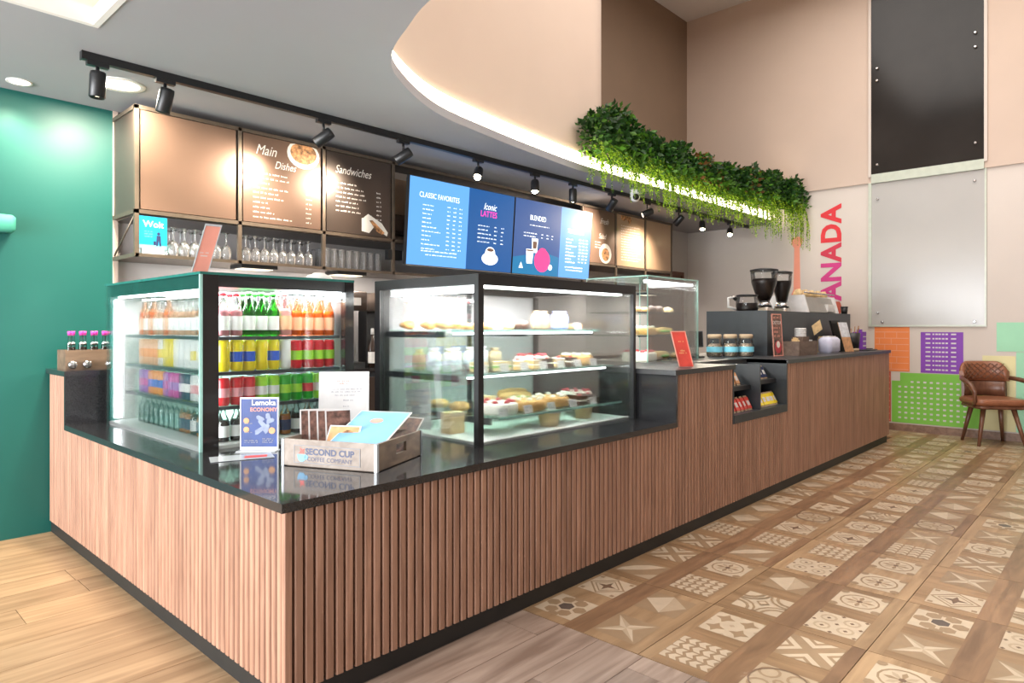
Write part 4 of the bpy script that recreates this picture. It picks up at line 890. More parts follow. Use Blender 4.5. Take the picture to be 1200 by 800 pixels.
t = thing('syrup_bottle', 'white topped bottle beside the coffee brewer on the back counter', 'bottle', (3.17, 4.5, .93)); MB().lathe([(.035, 0), (.035, .16), (.012, .22), (.012, .27)], (3.17, 4.5, .93), 12).build('body', 'drink_dark', t); MB().lathe([(.036, .03), (.036, .12)], (3.17, 4.5, .93), 12, caps=False).build('label', 'paper', t); MB().lathe([(.014, .26), (.014, .30), (.01, .31)], (3.17, 4.5, .93), 10).build('cap', 'white', t)

# ================================================================== CEILING FITTINGS
tr = thing('light_track', 'long black lighting track fixed under the low ceiling', 'light track', (.99, 3.91, ZC))
MB().box(.99, 8.95, 3.892, 3.928, ZC-.04, ZC).build('rail', 'black_metal', tr); MB().box(.984, .99, 3.89, 3.93, ZC-.042, ZC).build('end_cap', 'black_metal', tr); MB().box(8.95, 8.956, 3.89, 3.93, ZC-.042, ZC).build('end_cap', 'black_metal', tr)
heads = [(1.10, (-.03, .05, -1), 1, 'spotlight pointing straight down at the start of the track', 25), (1.44, (-.12, .25, -1), 1, 'spotlight hanging before the blank bronze board', 50), (2.46, (-.75, .75, -.80), 1, 'spotlight tilted towards the Main Dishes board', 40), (3.14, (-.8, .75, -.75), 1, 'spotlight tilted towards the Sandwiches board', 38),
         (3.93, (-.55, -.42, -.62), 2, 'glaring spotlight turned outwards above the first blue screen', 45), (4.66, (-.4, -.35, -.9), 2, 'spotlight glowing above the joint of the blue screens', 14), (5.23, (-.05, -.05, -1), 2, 'spotlight pointing down above the teapot screen', 12), (5.90, (.15, .75, -.8), 1, 'spotlight tilted towards the salad board', 50), (6.60, (-.9, .7, -.5), 1, 'spotlight turned sideways above the lettered tan board', 50), (7.32, (-.1, .75, -.75), 1, 'spotlight tilted towards the blank tan board', 55), (7.92, (-.5, -.3, -.85), 2, 'glaring spotlight near the far end of the track', 30), (8.72, (-.75, -.35, -.75), 2, 'last glaring spotlight at the far end of the track', 30)]
for x, d, kd, lab, e in heads:
    x = x*.963; e = e*1.5
    t = thing('track_spotlight', 'black cylinder '+lab, 'spotlight', (x, 3.91, ZC-.04), group='spotlights on the ceiling track')
    MB().box(-.05, .05, -.016, .016, -.022, 0).build('adapter', 'black_metal', t, local=True); MB().lathe([(.009, -.07), (.009, -.022)], n=8).build('stem', 'black_metal', t, local=True)
    dv = Vector(d).normalized(); M = Matrix.Translation((0, 0, -.115)) @ dv.to_track_quat('Z', 'Y').to_matrix().to_4x4()
    hd = MB().lathe([(.020, -.07), (.035, -.066), (.038, -.05), (.038, .062), (.034, .066), (.030, .05)], n=16).xform(M).build('head', 'black_metal', t, local=True)
    MB().lathe([(.029, .0515), (.001, .0525)], n=14, caps=False).xform(M).build('lens', 'lamp_lens' if kd == 2 else 'lens_dim', hd, local=True)
    p = Vector((x, 3.91, ZC-.155)) + dv*.075
    spot('spot_lamp', p, d, e, 105 if kd == 1 else 110, blend=1.0)
for lab, x, y_, r_, m, e in (('round recessed downlight glowing above the green wall', .87, 4.66, .05, 'lens_dim', 30), ('large round recessed ceiling lamp glowing beside the track', 1.28, 4.29, .10, 'lens_soft', -34)):
    t = thing('recessed_downlight', lab, 'downlight', (x, y_, ZC-.002))
    MB().lathe([(r_, -.001), (r_*1.25, -.006), (r_*1.3, 0)], (x, y_, ZC), 22, caps=False).build('trim_ring', 'ceiling_white', t); MB().lathe([(r_, -.003), (.001, -.0035)], (x, y_, ZC), 22, caps=False).build('diffuser', m, t)
    if e > 0: spot('downlight_lamp', (x, y_, ZC-.03), (-.05, .12, -1), e, 120, (1, .86, .66), .04, 1.0)
    else: area('downlight_lamp', (x, y_, ZC-.012), (0, 0, -1), .17, .17, -e, (1, .90, .72))
t = thing('security_camera', 'white dome security camera under the ceiling edge beside the plants', 'camera', (5.85, 3.74, ZC-.12)); c = (5.85, 3.74, ZC)
MB().lathe([(.055, 0), (.055, -.03), (.048, -.05)], c, 16).build('base', 'cctv_white', t); MB().ball((c[0], c[1], c[2]-.07), .052, .052, .052, 16, 9).build('dome', 'cctv_white', t); MB().ball((c[0]-.03, c[1]-.028, c[2]-.078), .033, .033, .033, 12, 7).build('lens', 'black_gloss', t)
t = thing('wall_sconce', 'rounded teal fixture projecting from the green wall', 'wall fixture', (.75, YG, 1.80)); MB().rbox(.45, .875, YG-.10, YG, 1.80, 1.90, .03).build('body', 'paint_teal_sconce', t); MB().box(.5, .83, YG-.085, YG-.01, 1.795, 1.80).build('underside', 'plaster_green', t)

# ------------------------------------------------------------------ hanging plants on the ceiling edge
def plant(lab, cx, wide, top, drop, seed, rust=0, YP=3.60):
    R = random.Random(seed); t = thing('hanging_plant', lab, 'plant', (cx, YP, ZC+.07), group='plants along the ceiling edge')
    up_, lo = MB(), MB()
    def leaf(mb, p, d, s, mi):
        d = Vector(d).normalized(); sd = d.cross(Vector((R.uniform(-1, 1), R.uniform(-1, 1), R.uniform(.2, 1)))).normalized(); nn = d.cross(sd)
        p = Vector(p); mb.face([p, p+d*s*.5+sd*s*.3+nn*s*.06, p+d*s, p+d*s*.5-sd*s*.3+nn*s*.06], mi)
    for k in range(int(2600*wide)):
        a = R.uniform(-1, 1); x = cx+a*wide*.62; hz = top*(.55+.45*math.cos(a*1.4))*R.random()**.7; y_ = YP+R.uniform(-.20, .10)*(1-.4*hz/top)
        d = (R.uniform(-1, 1), R.uniform(-1.2, .5), R.uniform(-.6, .7)); q = R.random()
        leaf(up_, (x, y_, ZC+.13+hz), d, R.uniform(.04, .085), 2 if q < rust else (0 if hz > .12 and q < .75 else 1))
    for k in range(int(80*wide)):
        x = cx+R.uniform(-.6, .6)*wide; y_ = YP+R.uniform(-.15, .02); z = ZC+.16+R.uniform(0, .12); L = drop*R.uniform(.3, 1)+.16; sx = R.uniform(-.08, .08); yy = y_
        n = int(L/.014)
        for i in range(n):
            u = i/n; p = (x+sx*u, yy-.07*math.sin(min(1, u*2)*PI/2), z-L*u)
            for s in (-1, 1): leaf(lo, p, (s*R.uniform(.5, 1), R.uniform(-.6, .3), R.uniform(-1, -.1)), R.uniform(.022, .042)*(1-.5*u), 0 if R.random() < .65 else 1)
    o = up_.build('foliage', ['leaf_dark', 'leaf_mid', 'leaf_rust'], t); o['kind'] = 'stuff'; o = lo.build('trailing_fronds', ['leaf_lime', 'leaf_mid'], t); o['kind'] = 'stuff'
    MB().box(cx-wide*.45, cx+wide*.45, YP+.05, YP+.10, ZC+.16, ZC+.21).build('planter', 'black_metal', t)
for a in (('bushy broad-leaved plant at the curved end of the ceiling edge', 5.22, .66, .52, .22, 21), ('plant with long lime fronds above the security camera', 5.80, .56, .42, .34, 22), ('tall dark-leaved plant before the brown wall', 6.36, .56, .40, .34, 23), ('plant mixed with rusty orange leaves', 6.92, .56, .38, .30, 24, .25, 3.58),
          ('low bright green plant between the rusty and dark clumps', 7.45, .54, .38, .28, 25, 0, 3.56), ('dark-leaved plant with fronds over the track end', 7.95, .54, .42, .36, 26, .08, 3.50), ('dark bushy plant next to the end clump', 8.42, .5, .44, .36, 27, 0, 3.42), ('end plant trailing furthest down beside the orange tower', 8.80, .42, .40, .50, 28, 0, 3.32)): plant(*a)

# ================================================================== THINGS ON THE COUNTER
# crate of brochures
p0 = Vector((1.332, 2.511)); p1 = Vector((1.51, 2.113)); p2 = Vector((1.846, 2.276))
ax = (p1-p0).normalized(); ay = Vector((-ax.y, ax.x)); LX = (p1-p0).length; LY = .375
cr = thing('brochure_crate', 'weathered wooden crate lettered SECOND CUP COFFEE COMPANY', 'crate', (p0.x, p0.y, ZL))
fA = Frame((p0.x, p0.y, ZL), (ax.x, ax.y, 0), (0, 0, 1)); fB = Frame((p1.x, p1.y, ZL), (ay.x, ay.y, 0), (0, 0, 1)); HC = .108
fr_p = MB().fbox(fA, .012, LX-.012, .004, HC, -.012, 0).build('front_board', 'crate_pale', cr)
MB().fbox(fA, 0, .012, 0, HC, -.014, .002).build('corner_batten', 'acrylic', cr); MB().fbox(fA, LX-.012, LX, 0, HC, -.014, .002).build('corner_batten', 'acrylic', cr)
MB().fbox(fA, 0, LX, .004, HC, -LY, -LY+.012).build('back_board', 'crate_pale', cr); MB().fbox(fA, 0, .012, .004, HC, -LY+.012, -.014).build('side_board', 'crate_pale', cr)
sd = MB(); sd.fbox(fB, .014, LY-.012, .004, .045, -.012, 0).fbox(fB, .014, LY-.012, .085, HC, -.012, 0).fbox(fB, .014, .15, .045, .085, -.012, 0).fbox(fB, .235, LY-.012, .045, .085, -.012, 0).build('side_board', 'crate_brown', cr)
MB().fbox(fB, LY-.014, LY, 0, HC, -.014, .002).build('corner_batten', 'black_metal', cr)
MB().fbox(fA, .012, LX-.012, .0, .01, -LY+.012, -.012).build('bottom', 'crate_brown', cr)
lb = [(.062, .018), (LX-.075, .018), (LX-.075, .085), (.062, .085)]
MB().fpoly(fA, lb, .001).build('label_plate', 'crate_pale', fr_p)
MB().fbox(fA, .06, LX-.073, .016, .0185, 0, .002).fbox(fA, .06, LX-.073, .0845, .087, 0, .002).fbox(fA, .06, .0625, .0185, .0845, 0, .002).fbox(fA, LX-.0755, LX-.073, .0185, .0845, 0, .002).build('label_border', 'ink_grey', fr_p)
text('lettering', 'SECOND CUP', fA, .225, .052, .034, 'ink_blue', fr_p, xs=1.05, bold=.0012); text('lettering', 'COFFEE COMPANY', fA, .225, .026, .024, 'ink_blue', fr_p, xs=1.0)
MB().fpoly(fA, [(.075, .05), (.118, .05), (.112, .028), (.103, .022), (.088, .022), (.08, .03)], .002).fpoly(fA, ngon(.118, .04, .009, 8), .002).build('cup_mark', 'flyer_blue', fr_p); MB().fpoly(fA, [(.082, .054), (.092, .066), (.088, .078), (.1, .07), (.112, .074), (.106, .062), (.11, .054)], .002).build('leaf_mark', 'card_red', fr_p)
def in_crate(a, c, b=0): return fA.p(a, b, -c)
def flyer(name, lab, a, c, lean, w_, h_, m, rot=0, extra=None, b0=.012):
    o = in_crate(a, c, b0); r_ = (Vector((ax.x, ax.y, 0))*math.cos(rot)+Vector((ay.x, ay.y, 0))*math.sin(rot)); back = Vector((0, 0, 1)).cross(r_).normalized()
    u_ = (Vector((0, 0, 1))*math.cos(lean)+back*math.sin(lean)); f = Frame(o, r_, u_)
    t = thing(name, lab, 'brochure', tuple(o)); MB().fbox(f, 0, w_, 0, h_, -.002, 0).build('sheet', 'paper', t); MB().fpoly(f, [(.006, .006), (w_-.006, .006), (w_-.006, h_-.006), (.006, h_-.006)], .001).build('print', m, t)
    if extra: extra(f, t)
    return t
for k in range(4): flyer('brochure', 'dark food brochure standing in the wooden crate', .016+.034*k, .10+.012*k, .16+.03*k, .11, .20, 'flyer_dark', .75)['group'] = 'dark brochures in the crate'
flyer('brochure', 'orange brochure with burger picture leaning in the crate', .135, .060, .62, .14, .165, 'flyer_orange', .12, lambda f, t: MB().fpoly(f, ngon(.09, .115, .03, 10), .002).build('picture', 'food_photo', t))
flyer('brochure', 'dark food brochure behind the pale blue flyer', .26, .30, .75, .15, .20, 'flyer_dark', -.25)
flyer('brochure', 'large pale blue flyer lying across the crate', .175, .050, 1.22, .245, .30, 'flyer_blue', .04, lambda f, t: MB().fpoly(f, ngon(.12, .21, .03, 10, 0, 1, .7), .002).build('emblem', 'card_salmon', t), .085)
flyer('brochure', 'white booklet lying at the back of the crate', .02, .22, 1.15, .10, .12, 'paper', .05, None, .06)

# poster stand and sheet stand on the low worktop
f = Frame((1.365, 2.95, ZL+.004), (.70, -.71, 0), (0, 0, 1))
t = thing('poster_stand', 'acrylic stand holding a dark blue Lemoka poster', 'poster stand', (1.43, 2.89, ZL))
MB().fbox(f, -.002, .172, 0, .235, -.006, -.002).fbox(f, -.002, .172, -.004, 0, -.02, .05).build('holder', 'acrylic', t)
MB().fbox(f, .004, .166, .012, .228, -.002, 0).build('poster', 'poster_blue', t)
MB().fbox(f, 0, .17, 0, .012, -.002, .002).fbox(f, 0, .004, .012, .228, -.002, .002).fbox(f, .166, .17, .012, .228, -.002, .002).fbox(f, 0, .17, .228, .232, -.002, .002).build('frame', 'white', t)
text('lettering', 'Lemoka', f, .105, .20, .034, 'white', t, bold=.0005); text('lettering', 'ECONOMY', f, .105, .172, .024, 'card_salmon', t, bold=.0005)
script_lines('small_print', f, [(.02, .03+.008*i, .06) for i in range(2)]+[(.10, .03+.008*i, .05) for i in range(3)]+[(.02, .075, .035), (.02, .115, .035)], 'ink_light', t, .002, .005)
pp = MB()
for cx_, cy_, an_, L_ in ((.085, .085, .6, .05), (.10, .115, 2.3, .055), (.118, .095, 1.2, .05), (.135, .13, .3, .04), (.09, .14, 2.6, .04), (.125, .15, 1.7, .03)):
    ca_, sa_ = math.cos(an_), math.sin(an_); pp.fpoly(f, [(cx_+a_*L_*.5*ca_-b_*.011*sa_, cy_+a_*L_*.5*sa_+b_*.011*ca_) for a_, b_ in ((-1, -.5), (-.6, -1), (.7, -.8), (1, 0), (.7, .8), (-.6, 1))], .002+.0001*len(pp.f))
pp.build('picture', 'poster_grey', t)['kind'] = 'stuff'
MB().fpoly(f, ngon(.028, .13, .013, 12), .002).fpoly(f, ngon(.028, .09, .013, 12), .002).fpoly(f, ngon(.142, .085, .015, 12), .002).build('badge', 'flyer_orange', t)['kind'] = 'stuff'
f = Frame((1.755, 2.945, ZL), (.742, -.67, 0), (.05, .06, .99))
t = thing('notice_stand', 'white printed notice in a clear stand behind the crate', 'notice', (1.84, 2.87, ZL)); MB().fbox(f, 0, .245, 0, .335, -.004, 0).build('sheet', 'paper', t); MB().fbox(f, -.004, .249, -.002, .004, -.05, .06).build('stand_foot', 'acrylic', t)
script_lines('print', f, [(.09, .285, .06), (.10, .272, .04)], 'card_salmon', t, .001, .008); script_lines('print', f, [(.07, .245, .14), (.06, .232, .15), (.08, .215, .10), (.12, .19, .05), (.12, .16, .03), (.1, .135, .06), (.12, .12, .03)], 'ink_light', t, .001, .006)
t = thing('leaflet', 'thin printed leaflet lying flat before the poster stand', 'leaflet', (1.3, 2.8, ZL+.001)); f = Frame((1.155, 2.765, ZL+.0015), (.69, -.25, 0), (.25, .69, 0)); MB().fbox(f, 0, .25, 0, .12, 0, .0015).build('sheet', 'acrylic', t); MB().fpoly(f, [(.13, .03), (.22, .02), (.23, .07), (.14, .08)], .002).build('print', 'card_red', t)

# items on the fridge
t = thing('acrylic_sign', 'tall salmon card leaning on top of the drinks fridge', 'sign', (1.26, 3.1, FT)); f = Frame((1.215, 3.10, FT+.002), (1, -.1, 0), (.29, .06, .95))
MB().fbox(f, 0, .065, 0, .225, -.003, 0).build('card', 'card_salmon', t); MB().fbox(f, -.004, 0, 0, .235, -.004, .002).fbox(f, .065, .069, 0, .235, -.004, .002).fbox(f, 0, .065, .225, .235, -.004, .002).build('holder', 'acrylic', t); script_lines('print', f, [(.01, .09, .045), (.015, .075, .03)], 'paper', t, .001, .008)
t = thing('serving_bowl', 'shallow white bowl turned over on top of the drinks fridge', 'bowl', (1.88, 3.14, FT)); c = (1.875, 3.14, FT); MB().lathe([(.07, 0), (.072, .006), (.058, .022), (.035, .03), (.03, .036)], c, 20).build('bowl_body', 'white', t); MB().lathe([(.030, .035), (.026, .037)], c, 16).build('foot_ring', 'white', t)

# syrup rack on the raised end worktop
sx0, sx1, sy0, sy1 = 1.075, 1.42, 4.58, 4.76
t = thing('syrup_rack', 'brown wooden syrup rack with two chrome discs by the green wall', 'rack', (sx0, sy0, ZH))
MB().box(sx0, sx1, sy0, sy1, ZH, ZH+.012).box(sx0, sx0+.012, sy0, sy1, ZH+.012, ZH+.115).box(sx1-.012, sx1, sy0, sy1, ZH+.012, ZH+.115).box(sx0+.012, sx1-.012, sy0, sy0+.012, ZH+.012, ZH+.115).box(sx0+.012, sx1-.012, sy1-.012, sy1, ZH+.012, ZH+.115).build('box_body', 'crate_brown', t)
for k in (0, 1): MB().lathe([(.024, 0), (.024, .012), (.018, .02), (.004, .022)], n=16).xform(Matrix.Translation((sx0+.035+.075*k, sy0, ZH+.03)) @ Matrix.Rotation(PI/2, 4, 'X')).build('disc', 'steel', t)
sb = None
for k in range(10):
    p = (1.108+.030*k, 4.63+.05*(k % 2), ZH+.012)
    if sb is None:
        sb = thing('syrup_bottle', 'slim syrup bottle with magenta pump cap standing in the wooden rack', 'bottle', p, group='syrup bottles in the rack')
        MB().lathe([(.012, 0), (.013, .01), (.013, .13), (.008, .15), (.008, .195)], n=10).build('glass', 'bottle_clear', sb, local=True); MB().lathe([(.011, .005), (.011, .12)], n=10).build('syrup', 'drink_dark', sb, local=True); MB().lathe([(.009, .13), (.013, .14), (.009, .15)], n=10).build('collar', 'steel', sb, local=True); MB().lathe([(.010, .19), (.0115, .205), (.0115, .215)], n=10).build('cap', 'drink_magenta', sb, local=True)
    else: dup(sb, p)

# raised worktop: red card, card reader, jars
t = thing('acrylic_sign', 'leaning red card in a clear holder at the raised worktop edge', 'sign', (3.72, 2.10, ZH)); f = Frame((3.80, 2.10, ZH+.002), (.80, -.6, 0), (-.20, .15, .97))
MB().fbox(f, 0, .088, 0, .225, -.003, 0).build('card', 'card_red', t); MB().fbox(f, -.005, 0, 0, .232, -.004, .003).fbox(f, .088, .093, 0, .232, -.004, .003).fbox(f, 0, .088, .225, .232, -.004, .003).build('holder', 'card_salmon', t); script_lines('print', f, [(.03, .16, .035), (.02, .085, .055), (.03, .10, .03)], 'card_gold', t, .001, .010)
t = thing('card_reader', 'dark screen on a stem behind the frameless glass case', 'reader', (5.02, 2.62, ZH)); MB().rbox(4.97, 5.07, 2.57, 2.67, ZH, ZH+.015, .02).build('foot', 'black_metal', t); MB().lathe([(.014, .015), (.014, .10)], (5.02, 2.62, ZH), 10).build('stem', 'black_metal', t)
f = Frame((4.955, 2.66, ZH+.09), (.75, -.66, 0), (.1, .1, .98)); MB().fbox(f, 0, .125, 0, .13, -.03, 0).build('housing', 'dark_slate', t); MB().fpoly(f, [(.008, .008), (.117, .008), (.117, .122), (.008, .122)], .001).build('display', 'black_gloss', t)
jr = None
for k, (x, y_) in enumerate(((5.33, 2.62), (5.45, 2.535), (5.57, 2.45))):
    if jr is None:
        jr = thing('cookie_jar', 'glass jar of cookies in front of the dark espresso screen', 'jar', (x, y_, ZH), group='cookie jars before the espresso screen')
        MB().lathe([(.055, 0), (.064, .01), (.066, .09), (.06, .13), (.052, .15), (.054, .16)], n=16).build('glass', 'glass_clear', jr, local=True); MB().lathe([(.05, .005), (.058, .012), (.06, .085), (.04, .11)], n=14).build('cookies', 'cookie_mix', jr, local=True)
        MB().lathe([(.0665, .04), (.0668, .085)], n=16, caps=False).build('label', 'sign_blue_pale', jr, local=True); MB().lathe([(.057, .155), (.058, .185), (.05, .19)], n=16).build('lid', 'kraft', jr, local=True)
    else: dup(jr, (x, y_, ZH), k)
# espresso station
ex0, ex1, ey0, ey1, EZ = 5.78, 8.10, 2.35, 2.92, 1.395
es = thing('espresso_screen', 'dark slate screen box hiding the espresso machine on the worktop', 'screen box', (ex0, ey0, ZH))
MB().box(ex0, ex1, ey0, ey0+.02, ZH, EZ).build('front_panel', 'dark_slate', es); MB().box(ex0, ex0+.02, ey0+.02, ey1, ZH, EZ).build('side_panel', 'dark_slate', es); MB().box(ex1-.02, ex1, ey0+.02, ey1, ZH, EZ).build('side_panel', 'dark_slate', es); MB().box(ex0+.02, 6.2, ey0+.02, ey1, EZ-.02, EZ).build('top_panel', 'dark_slate', es)
def grinder(x, y_, lab, r):
    t = thing('coffee_grinder', lab, 'coffee grinder', (x, y_, ZH)); c = (x, y_, ZH)
    MB().rbox(x-.09, x+.09, y_-.10, y_+.10, ZH, ZH+.06, .03).build('base', 'black_metal', t); MB().rbox(x-.07, x+.07, y_-.07, y_+.07, ZH+.06, ZH+.45, .03).build('body', 'machine_steel', t); MB().lathe([(.075, .45), (.05, .50)], c, 16).build('collar', 'steel', t)
    MB().lathe([(.05, .50), (r*.62, .56), (r*.92, .68), (r, .80)], c, 20, caps=False).build('hopper', 'glass_clear', t); MB().lathe([(.04, .505), (r*.58, .565), (r*.88, .68), (r*.92, .72)], c, 20).build('beans', 'coffee', t); MB().lathe([(r*1.03, .795), (r*1.03, .81), (r*.6, .82)], c, 20).build('lid', 'black_metal', t)
grinder(6.44, 2.65, 'coffee grinder with the larger hopper of dark beans', .128); grinder(6.86, 2.64, 'coffee grinder with the smaller hopper next to the espresso machine', .10)
t = thing('coffee_carafe', 'glass carafe half full of coffee on the dark screen box', 'carafe', (5.98, 2.62, EZ)); c = (5.98, 2.62, EZ)
MB().lathe([(.09, 0), (.10, .02), (.098, .09), (.09, .135)], c, 20, caps=False).build('glass', 'glass_clear', t); MB().lathe([(.09, .004), (.096, .02), (.096, .075)], c, 20).build('coffee', 'coffee', t); MB().lathe([(.095, .135), (.097, .15), (.06, .155)], c, 20).build('lid', 'black_metal', t); MB().tube([(5.89, 2.70, EZ+.13), (5.85, 2.74, EZ+.12), (5.85, 2.74, EZ+.04), (5.90, 2.69, EZ+.02)], .012, 8).build('handle', 'white', t)
MB().tube([(5.905, 2.69, EZ+.11), (5.87, 2.72, EZ+.135)], [.02, .008], 8).build('spout', 'black_metal', t)
mx0, mx1, my0, my1 = 7.08, 8.04, 2.48, 2.92
t = thing('espresso_machine', 'white and steel espresso machine behind the dark screen box', 'espresso machine', (mx0, my0, ZH)); fS = Frame((0, my0, ZH), (0, 1, 0), (0, 0, 1))
MB().box(mx0+.04, mx1-.04, my0+.03, my1, ZH+.04, ZH+.22).build('lower_body', 'machine_steel', t); MB().box(mx0, mx1, my0, my1, ZH, ZH+.04).build('drip_tray', 'black_metal', t)
side = [(my0+.10, ZH+.22), (my1, ZH+.22), (my1, ZH+.585), (my0+.02, ZH+.585), (my0-.03, ZH+.40), (my0+.04, ZH+.30)]
for xs, m, nm in ((mx0, 'machine_white', 'side_cheek'), (mx1-.03, 'machine_white', 'side_cheek')): MB().mesh([(xs, a, b) for a, b in side]+[(xs+.03, a, b) for a, b in side], [tuple(range(6)), tuple(range(11, 5, -1))]+[(i, (i+1) % 6, 6+(i+1) % 6, 6+i) for i in range(6)]).build(nm, m, t)
bd = [(my0+.12, ZH+.23), (my1-.01, ZH+.23), (my1-.01, ZH+.57), (my0+.05, ZH+.57), (my0, ZH+.41), (my0+.06, ZH+.31)]
MB().mesh([(mx0+.03, a, b) for a, b in bd]+[(mx1-.03, a, b) for a, b in bd], [tuple(range(6)), tuple(range(11, 5, -1))]+[(i, (i+1) % 6, 6+(i+1) % 6, 6+i) for i in range(6)]).build('upper_body', 'machine_steel', t)
MB().tube([(mx0+.02, my0+.02, ZH+.61), (mx1-.02, my0+.02, ZH+.61)], .008, 8).build('cup_rail', 'steel', t); MB().box(mx1-.3, mx1-.1, my0-.006, my0+.04, ZH+.42, ZH+.50).build('control_panel', 'machine_white', t)
cp = None
for i in range(9):
    p = (mx0+.08+.095*i, my0+.10+.05*(i % 2), ZH+.5855)
    if cp is None:
        cp = thing('coffee_cup', 'upturned beige cup on top of the espresso machine', 'cup', p, group='cups on the espresso machine'); MB().lathe([(.04, 0), (.038, .03), (.022, .058), (.022, .064)], n=12).build('cup_body', 'pastry_pale', cp, local=True); MB().tube([(.036, 0, .012), (.055, 0, .02), (.05, 0, .045), (.03, 0, .048)], .004, 6).build('handle', 'pastry_pale', cp, local=True)
    else: dup(cp, p, i*.9)
t = thing('paper_cup', 'small black paper cup standing on the screen box corner', 'cup', (8.06, 2.40, EZ)); MB().lathe([(.03, 0), (.038, .075)], (8.055, 2.40, EZ), 14).build('cup_body', 'black_metal', t); MB().lathe([(.040, .075), (.040, .082), (.034, .084)], (8.055, 2.40, EZ), 14).build('lid', 'black_gloss', t)
# sign, caddy, napkins, leaflets, stirrers in front of the screen
t = thing('framed_sign', 'narrow framed menu sign leaning against the dark screen box', 'sign', (5.80, 2.30, ZH)); f = Frame((5.70, 2.24, ZH+.001), (.97, -.15, 0), (0, .04, 1)); f = Frame((5.70, 2.26, ZH+.001), (1, -.12, 0), (0, .06, 1))
MB().fbox(f, 0, .16, 0, .365, -.008, 0).build('panel', 'flyer_dark', t); MB().fbox(f, 0, .008, 0, .365, 0, .003).fbox(f, .152, .16, 0, .365, 0, .003).fbox(f, .008, .152, .357, .365, 0, .003).fbox(f, .008, .152, 0, .008, 0, .003).build('frame', 'card_salmon', t)
text('lettering', 'DETOX', f, .08, .275, .042, 'lettering_white', t, xs=1.0); script_lines('lettering_small', f, [(.02, .325, .11), (.02, .235, .11), (.02, .20, .10), (.02, .165, .11)], 'card_salmon', t, .002, .02)
MB().fpoly(f, ngon(.08, .08, .055, 14), .002).build('picture', 'berry', t); MB().fpoly(f, ngon(.08, .10, .03, 10), .003).build('picture_cream', 'cream', t)
t = thing('condiment_caddy', 'brown wooden condiment caddy on the worktop before the screen', 'caddy', (6.1, 2.2, ZH))
MB().box(5.95, 6.40, 2.14, 2.28, ZH, ZH+.012).box(5.95, 6.40, 2.14, 2.15, ZH+.012, ZH+.125).box(5.95, 6.40, 2.27, 2.28, ZH+.012, ZH+.125).box(5.95, 5.96, 2.15, 2.27, ZH+.012, ZH+.125).box(6.39, 6.40, 2.15, 2.27, ZH+.012, ZH+.125).box(6.10, 6.11, 2.15, 2.27, ZH+.012, ZH+.125).build('box_body', 'box_brown', t); MB().box(6.13, 6.28, 2.17, 2.27, ZH+.012, ZH+.165).build('divider_block', 'box_brown', t)
t = thing('cup_lid_stack', 'stack of white cup lids on the condiment caddy', 'cup lids', (6.205, 2.22, ZH+.166))
for k in range(5): MB().lathe([(.05, 0), (.05, .010), (.043, .015)], (6.205, 2.22, ZH+.166+.0155*k), 16).build('lid', 'white', t)
t = thing('sugar_packets', 'small pile of sugar packets in the open end of the condiment caddy', 'sugar packets', (6.03, 2.21, ZH+.012)); R2 = random.Random(4)
for k in range(6): f = Frame((5.985+.012*k, 2.17+.02*(k % 3), ZH+.014), (R2.uniform(.5, 1), R2.uniform(-.4, .4), 0), (0, .1, 1)); MB().fbox(f, 0, .045, 0, .125+.004*k, -.004, 0).build('packet', 'pastry_pale', t)
t = thing('sugar_packets', 'white sugar packets lying in the long bay of the condiment caddy', 'sugar packets', (6.34, 2.21, ZH+.012))
for k in range(4): f = Frame((6.30+.015*k, 2.17+.02*k, ZH+.014), (1, .2*k-.3, 0), (0, .05, 1)); MB().fbox(f, 0, .045, 0, .122, -.004, 0).build('packet', 'white', t)
t = thing('napkin_dispenser', 'pale lilac napkin dispenser with a round-shouldered cover', 'dispenser', (6.78, 2.12, ZH)); rr = []
MB().rbox(6.63, 6.93, 2.09, 2.22, ZH, ZH+.155, .05, n=6).build('cover', 'lilac', t); MB().box(6.70, 6.86, 2.12, 2.19, ZH+.155, ZH+.165).build('napkins', 'paper', t); MB().box(6.64, 6.92, 2.10, 2.21, ZH, ZH+.006).build('foot', 'ink_light', t)
t = thing('paper_bag', 'folded kraft paper bag tucked beside the napkin dispenser', 'bag', (6.97, 2.24, ZH)); f = Frame((6.94, 2.28, ZH), (1, -.3, 0), (.06, .04, 1)); MB().fbox(f, 0, .13, 0, .14, -.05, 0).build('bag_body', 'kraft', t); MB().fbox(f, 0, .13, .14, .16, -.03, 0).build('fold', 'pastry_pale', t)
f = Frame((6.80, 2.30, ZH+.17), (.8, -.3, .45), (-.35, .1, .85)); t = thing('price_card', 'tilted cream card propped above the napkin dispenser', 'card', (6.85, 2.29, ZH+.16)); MB().fbox(f, 0, .13, 0, .10, -.003, 0).build('sheet', 'pastry_pale', t); MB().tube([f.p(.06, .02, -.004), (6.86, 2.30, ZH)], .005, 6).build('stem', 'black_metal', t)
t = thing('leaflet_holder', 'leaning leaflet holder beside the stirrer cup', 'leaflet holder', (7.16, 2.22, ZH)); f = Frame((7.22, 2.14, ZH+.002), (.93, -.25, 0), (-.36, .12, .93)); MB().fbox(f, 0, .15, 0, .32, -.004, 0).build('leaflet', 'flyer_orange', t); MB().fpoly(f, [(.0, .16), (.15, .16), (.15, .32), (0, .32)], .001).build('picture', 'bag_clear', t)
f2 = Frame((7.20, 2.19, ZH+.002), (.93, -.25, 0), (-.36, .12, .93)); MB().fbox(f2, 0, .15, 0, .34, -.03, -.006).build('backing', 'black_metal', t)
